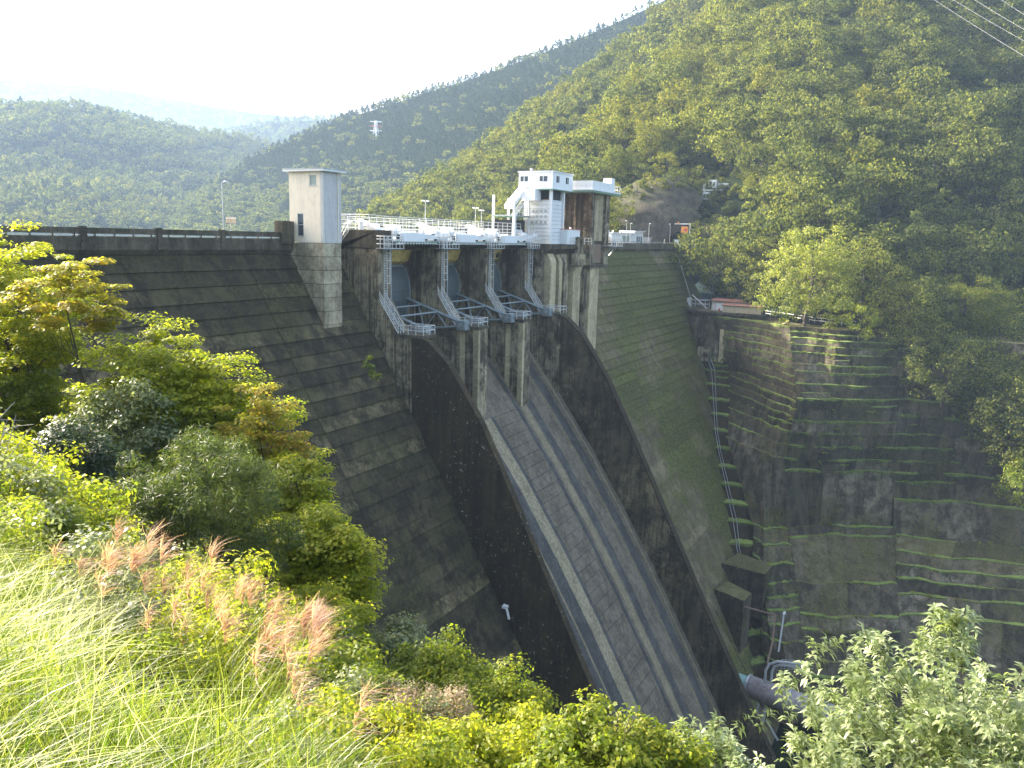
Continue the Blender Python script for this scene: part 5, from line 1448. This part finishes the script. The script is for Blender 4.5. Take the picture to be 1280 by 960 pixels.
near_tree('maple_tree', 'leafy yellow-green maple top level with the crest at the left edge', (-70, 302, 120, 460), 24, LM['maple'], 150, 150, .5, .28, .10, .08, 16, up=1.3, twigs=16, branch_r=.08)
near_tree('maple_tree', 'fresh green maple low at the left edge under the tall maple', (-80, 430, 90, 620), 22, LM['green'], 150, 140, .5, .35, .10, .08, 17, up=1.2, twigs=12, branch_r=.08)
near_tree('maple_tree', 'bright maple crown peaking against the middle of the left dam face', (150, 402, 250, 520), 22, LM['maple'], 80, 130, .45, .28, .10, .08, 18, up=1.3, twigs=14, branch_r=.06)
near_tree('leafy_shrub', 'yellow-green shrub low on the slope beside the dam toe', (360, 720, 455, 850), 15.5, LM['maple'], 90, 120, .34, .4, .08, .06, 19, up=1.2, twigs=8, cat='shrub')
near_tree('leafy_shrub', 'bright shrub in the hollow between grass and grey-green shrub', (380, 830, 500, 960), 12, LM['green'], 90, 120, .28, .5, .065, .05, 20, twigs=8, cat='shrub')


near_tree('leafy_shrub', 'mid green shrub filling the gap left of the rounded shrub', (470, 805, 625, 940), 14.5, LM['green'], 150, 130, .34, .5, .075, .055, 21, twigs=8, cat='shrub')
near_tree('leafy_shrub', 'yellow-green shrub at the bottom just right of the grass', (350, 880, 520, 1020), 7.6, LM['maple'], 150, 110, .17, .5, .05, .038, 22, twigs=8, cat='shrub', branch_r=.03)
near_tree('maple_tree', 'bright maple spray reaching out over the dam face below the slender maple', (330, 560, 420, 660), 19, LM['maple'], 60, 120, .36, .28, .09, .07, 23, up=1.3, twigs=12, branch_r=.05)
near_tree('maple_tree', 'full yellow-green maple filling the slope above the grey-green shrub', (370, 640, 470, 790), 17.5, LM['maple'], 130, 130, .4, .3, .09, .07, 24, up=1.3, twigs=14)
near_tree('maple_tree', 'yellow-green maple filling the middle of the left bank behind the pine', (200, 450, 345, 600), 21.5, LM['maple'], 120, 130, .48, .28, .10, .08, 25, up=1.3, twigs=14)


near_tree('leafy_shrub', 'green shrub in front of the foot of the chute beside the pale-leaved sapling', (775, 912, 880, 1030), 9.0, LM['green'], 80, 105, .2, .6, .06, .045, 26, twigs=8, cat='shrub', branch_r=.03)
near_tree('leafy_shrub', 'fresh shrub at the bottom between rounded shrub and chute', (590, 885, 720, 1010), 11.5, LM['maple'], 110, 115, .24, .5, .065, .05, 27, twigs=8, cat='shrub', branch_r=.03)


def whorl_tree(name, label, box, d, mat, n, per, L, W, seed, cat='tree', shell=.3, extra=None):
    """shoots ending in drooping whorls of long leaves, each leaf folded on its midrib"""
    rng = np.random.default_rng(seed)
    c, rx, ry, rz = crown_px(*box, d, .9)
    base = np.array([c[0], c[1], float(slope_z(c[0], c[1])) - .3]); base[2] = min(base[2], c[2] - rz * .3)
    t = thing(name, label, cat, base)
    cen = dome(n, rx, ry, rz, rng, -.6, shell)
    cen = cen[:, :1] * r0 + cen[:, 1:2] * f0 + cen[:, 2:] * u0 + (c - base)
    if extra is not None: cen = np.concatenate([cen, np.array([at(*e) - base for e in extra])])
    V, F = [], []
    m = 0
    for q in cen:
        sh = np.array([rng.normal(0, .35), rng.normal(0, .35), 1.0]); sh /= np.linalg.norm(sh)
        ln = rng.uniform(.18, .42)
        for k in range(per):
            s = rng.random(); a = k * 2.4 + rng.uniform(-.3, .3)
            out = np.array([math.cos(a), math.sin(a), 0]); out -= sh * (out @ sh); out /= np.linalg.norm(out)
            p = q - sh * ln * (1 - s)
            l = L * rng.uniform(.7, 1.2); w = W * rng.uniform(.8, 1.2)
            e = .75 - 1.0 * (1 - s)          # upper leaves rise, lower ones droop
            d1 = out + sh * e; d1 /= np.linalg.norm(d1)
            d2 = d1 - np.array([0, 0, .8]); d2 /= np.linalg.norm(d2)
            sd_ = np.cross(d1, sh); sd_ /= np.linalg.norm(sd_) + 1e-9
            nn = np.cross(sd_, d1)
            p0, p1, p2 = p, p + d1 * l * .5, p + d1 * l * .5 + d2 * l * .5
            V += [p0, p1 + sd_ * w * .5 + nn * w * .16, p1, p1 - sd_ * w * .5 + nn * w * .16, p2]
            F += [(m, m + 1, m + 2), (m, m + 2, m + 3), (m + 1, m + 4, m + 2), (m + 2, m + 4, m + 3)]
            m += 5
    obj('crown', mesh_np('crown', np.array(V), np.array(F), mat), t)
    obj('trunk', limbs('trunk', (0, 0, 0), (c - base), cen[rng.choice(len(cen), min(len(cen), 70), False)], .06, M_['bark'], rng, .1), t)
    return t


ex = [(1185 + random.uniform(-38, 38), 812 - abs(random.gauss(0, 24)), 10.2 + random.uniform(-.3, .3)) for _ in range(22)] + [(1190 + random.uniform(-14, 14), 768, 10.2) for _ in range(5)]
whorl_tree('glossy_leaf_tree', 'tree with drooping glossy leaves with painted pale highlights filling the bottom right corner', (1012, 828, 1420, 1090), 10.5, LM['silver'], 820, 26, .15, .045, 61, extra=ex)
whorl_tree('glossy_leaf_tree', 'smaller sapling with painted pale leaf highlights in front of the foot of the right guide wall', (838, 898, 945, 1010), 9.6, LM['silver'], 90, 24, .13, .042, 62)
whorl_tree('leafy_spike_plant', 'leafy plant with upright pale tipped spikes at the bottom centre', (700, 905, 800, 1000), 8.6, LM['green'], 40, 20, .09, .035, 63, 'plant',
           extra=[(718, 893, 8.6), (722, 905, 8.6), (774, 890, 8.6), (776, 902, 8.6), (790, 888, 8.5), (792, 900, 8.5), (803, 893, 8.6), (806, 905, 8.6)])

# bare twigs at the left edge
t = thing('dead_shrub', 'bare pinkish grey dead branches at the left edge', 'shrub', at(-30, 660, 11))
rb = np.random.default_rng(5)
m = MB(); b0 = at(-60, 690, 11)
for k in range(16):
    e = at(rb.uniform(-20, 62), rb.uniform(510, 640), 11 + rb.uniform(-.5, .5)); mid = (b0 + e) / 2 + rb.normal(size=3) * .15
    m.tube([b0 + rb.normal(size=3) * .05, mid, e], .016, 4, .004)
    for q in range(7):
        s = rb.uniform(.35, 1); p = mid + (e - mid) * s; m.tube([p, p + rb.normal(size=3) * np.array([.2, .2, .12]) + np.array([.05, -.05, .04])], .006, 3, .002)
m.build('branches', M_['deadwood'], t)

# plant rooted in the dam face
near_tree('wall_plant', 'small yellow-green plant growing out of the dam face', (456, 448, 474, 476), 78.5, LM['green'], 10, 40, .4, .8, .3, .2, 71, cat='plant', twigs=5, branch_r=.03)

n = 5200
ux, uy = RNG.uniform(-66, -20, n), RNG.uniform(-80, -20, n)
s_ = (ux + 66.5) * .98 - (uy + 61.6) * .17
ok = (s_ > 2.1) & (s_ < 34)
ux, uy = ux[ok], uy[ok]
U = np.stack([ux, uy, slope_z(ux, uy)], 1)
dd = np.linalg.norm(U[:, :2] - CAM[:2], axis=1)
ok = (dd > 3.2) & (RNG.random(len(U)) < np.clip(26 / dd, 0, 1))
U = U[ok]
sz = sizes(len(U), .7, 1.5, RNG) * np.clip(np.linalg.norm(U[:, :2] - CAM[:2], axis=1) / 14, .35, 1.0)[:, None]
scatter('undergrowth', 'mixed green undergrowth covering the slope of the left bank', 'undergrowth', U, cs_, RNG.integers(0, 5, len(U)), sz, .2)


W_ = np.array(WEEDS)
W_ = W_[RNG.random(len(W_)) < .8]
scatter('ledge_weeds', 'small ragged weeds growing along the ledges of the terraced wall', 'weeds', W_, cs_, RNG.integers(0, 4, len(W_)), sizes(len(W_), .15, .5, RNG) * np.array([1.2, 1.2, .7]), .2)

# grass on the near slope
def ribbons(name, P, D, L, W, bend, mat, rng, segs=4):
    n = len(P)
    V = []
    t = np.linspace(0, 1, segs + 1)
    side = np.cross(D, np.array([0, 0, 1.0])) + rng.normal(size=(n, 3)) * .5
    side /= np.linalg.norm(side, axis=1, keepdims=True)
    wind = np.array(r0) * .75 + np.array(f0) * .2
    for k in t:
        c = P + D * (L * k)[:, None] + (wind * bend[:, None] + np.array([0, 0, -1.0]) * (bend * .55)[:, None]) * (L * k * k)[:, None]
        w = (W * (1 - k) ** .6 + .0006)[:, None]
        V.append(c - side * w * .5); V.append(c + side * w * .5)
    V = np.stack(V, 1).reshape(-1, 3)
    m = 2 * (segs + 1)
    b = (np.arange(n) * m)[:, None]
    F = np.concatenate([b + np.array([[2 * i, 2 * i + 1, 2 * i + 3, 2 * i + 2]]) for i in range(segs)], 0)
    return mesh_np(name, V, F, mat)


def grass_area(n, rng, smax=2.25, a1=9.5):
    a = rng.uniform(.4, 1, n) ** .5 * a1; a = rng.uniform(.9, a1, n); r = rng.uniform(-9, 1.6, n)
    p = CAM[None, :2] + a[:, None] * f0[:2] + r[:, None] * r0[:2]
    s = (p[:, 0] + 66.5) * .98 - (p[:, 1] + 61.6) * .17
    ok = (s < smax - .95 + .16 * a + .3 * np.sin(p[:, 1] * 2.1)) & (s > -1.5) & (r > -1.05 * a - .8)
    p = p[ok]
    return np.stack([p[:, 0], p[:, 1], slope_z(p[:, 0], p[:, 1])], 1)


rg = np.random.default_rng(91)
P = grass_area(210000, rg)
n = len(P)
D = np.stack([rg.normal(0, .38, n), rg.normal(0, .38, n), np.ones(n)], 1); D /= np.linalg.norm(D, axis=1, keepdims=True)
hv = .75 + .25 * np.sin(P[:, 0] * 1.7) * np.sin(P[:, 1] * 1.3)
tag(obj('grass', ribbons('grass', P, D, rg.uniform(.35, .85, n) * hv, rg.uniform(.004, .012, n), rg.normal(.28, .40, n), LM['grass'], rg)), 'tall bright green grass bending in the wind on the near slope', 'grass', kind='stuff')
P = grass_area(34000, rg, 2.3)
n = len(P)
D = np.stack([rg.normal(0, .3, n), rg.normal(0, .3, n), np.ones(n)], 1); D /= np.linalg.norm(D, axis=1, keepdims=True)
tag(obj('silver_grass', ribbons('silver_grass', P, D, rg.uniform(.4, .8, n), rg.uniform(.003, .008, n), rg.normal(.55, .4, n), LM['straw'], rg, 5)), 'grass heads and blades with painted white sheen streaming to the right over the near slope', 'grass', kind='stuff')


# pink plumes of pampas grass, each plant its own
def plume_meshes(seed):
    rng = np.random.default_rng(seed)
    lean = np.array(r0) * .25 + rng.normal(size=3) * np.array([.08, .08, 0])
    H = 1.25
    m = MB(); path = [lean * H * s * s + np.array([0, 0, H * s]) for s in np.linspace(0, 1, 6)]
    m.tube(path, .005, 4, .003)
    me = bpy.data.meshes.new('stem'); me.from_pydata(m.v, [], m.f); me.materials.append(LM['straw']); me.update()
    n = 60; k = rng.uniform(.0, 1, n)
    ax = np.array(r0) * rng.uniform(.1, .7) + np.array(f0) * rng.uniform(-.4, .4)
    P = np.array(path[-1])[None] - np.array([0, 0, 1.0])[None] * (1 - k)[:, None] * .16
    D = rng.normal(size=(n, 3)) * .42 + ax + np.array([0, 0, .95]); D /= np.linalg.norm(D, axis=1, keepdims=True)
    pm = ribbons('plume', P, D, rng.uniform(.08, .24, n), rng.uniform(.003, .006, n), rng.normal(.45, .3, n), LM['plume'], rng, 4)
    n = 7
    lm = ribbons('blades', np.zeros((n, 3)) + rng.normal(size=(n, 3)) * np.array([.05, .05, 0]), np.stack([rng.normal(0, .3, n), rng.normal(0, .3, n), np.ones(n)], 1), rng.uniform(.6, 1.0, n), rng.uniform(.008, .014, n), rng.uniform(.4, 1, n), LM['grass'], rng, 5)
    return me, pm, lm


PL = [plume_meshes(300 + i) for i in range(8)]
spots = [(x_, y_ + random.uniform(-14, 14), d_) for x_, y_, d_ in [(70 + 11.5 * k, 662 + 6.2 * k, 6.7 - .055 * k) for k in range(26)]] + [(28, 655, 6.6), (88, 668, 6.6), (100, 655, 6.8), (118, 672, 6.4), (140, 668, 6.6), (150, 682, 6.5), (185, 700, 6.3), (205, 690, 6.6), (225, 692, 6.4), (218, 712, 6.2), (245, 712, 6.3), (255, 735, 6.0), (270, 722, 6.2), (285, 735, 6.0), (300, 748, 5.9), (262, 760, 5.7),
         (310, 735, 6.2), (330, 742, 6.1), (345, 760, 6.0), (320, 775, 5.7), (352, 748, 6.2), (365, 800, 5.4), (350, 835, 5.2), (380, 840, 5.2), (290, 790, 5.4), (340, 812, 5.3), (170, 720, 6.0), (60, 690, 6.2)]
for k, (x, y, d) in enumerate(spots):
    top = at(x, y + 12, d)
    b = np.array(top); b[2] = min(float(slope_z(b[0], b[1])), top[2] - .6)
    t = thing('pampas_grass', 'pink-plumed pampas grass stalk on the far edge of the grass', 'grass plant', b, 'pampas grass stalks')
    sc = (top[2] - b[2]) / 1.25
    me, pm, lm = PL[k % 8]
    s_o = obj('stem', me, t); s_o.scale = (1, 1, sc)
    tip = np.array([v.co[:] for v in me.vertices]).max(0)
    p_o = obj('plume', pm, t); p_o.location = (0, 0, 1.25 * (sc - 1))
    obj('blades', lm, t)
    t.rotation_euler = (random.uniform(-.15, .15), random.uniform(-.15, .15), random.uniform(-.8, .8))

# ================================================================== haze
top_z = max(G[..., 2].max() for _, G in HILLS.values()) + 60
hb = MB().box(-9600, 9600, -9600, 9600, -84.5, top_z)
hz = NT('haze_air')
hz.n.remove(hz.bsdf)
pv = hz.node('ShaderNodeVolumePrincipled')
pv.inputs['Color'].default_value = (0.52, 0.73, 1.0, 1)
pv.inputs['Density'].default_value = 0.00020
pv.inputs['Anisotropy'].default_value = 0.0
hz.link(pv.outputs[0], hz.out.inputs['Volume'])
o = hb.build('haze', hz.m)
tag(o, 'pale blue summer haze filling the valley', 'haze', kind='stuff')
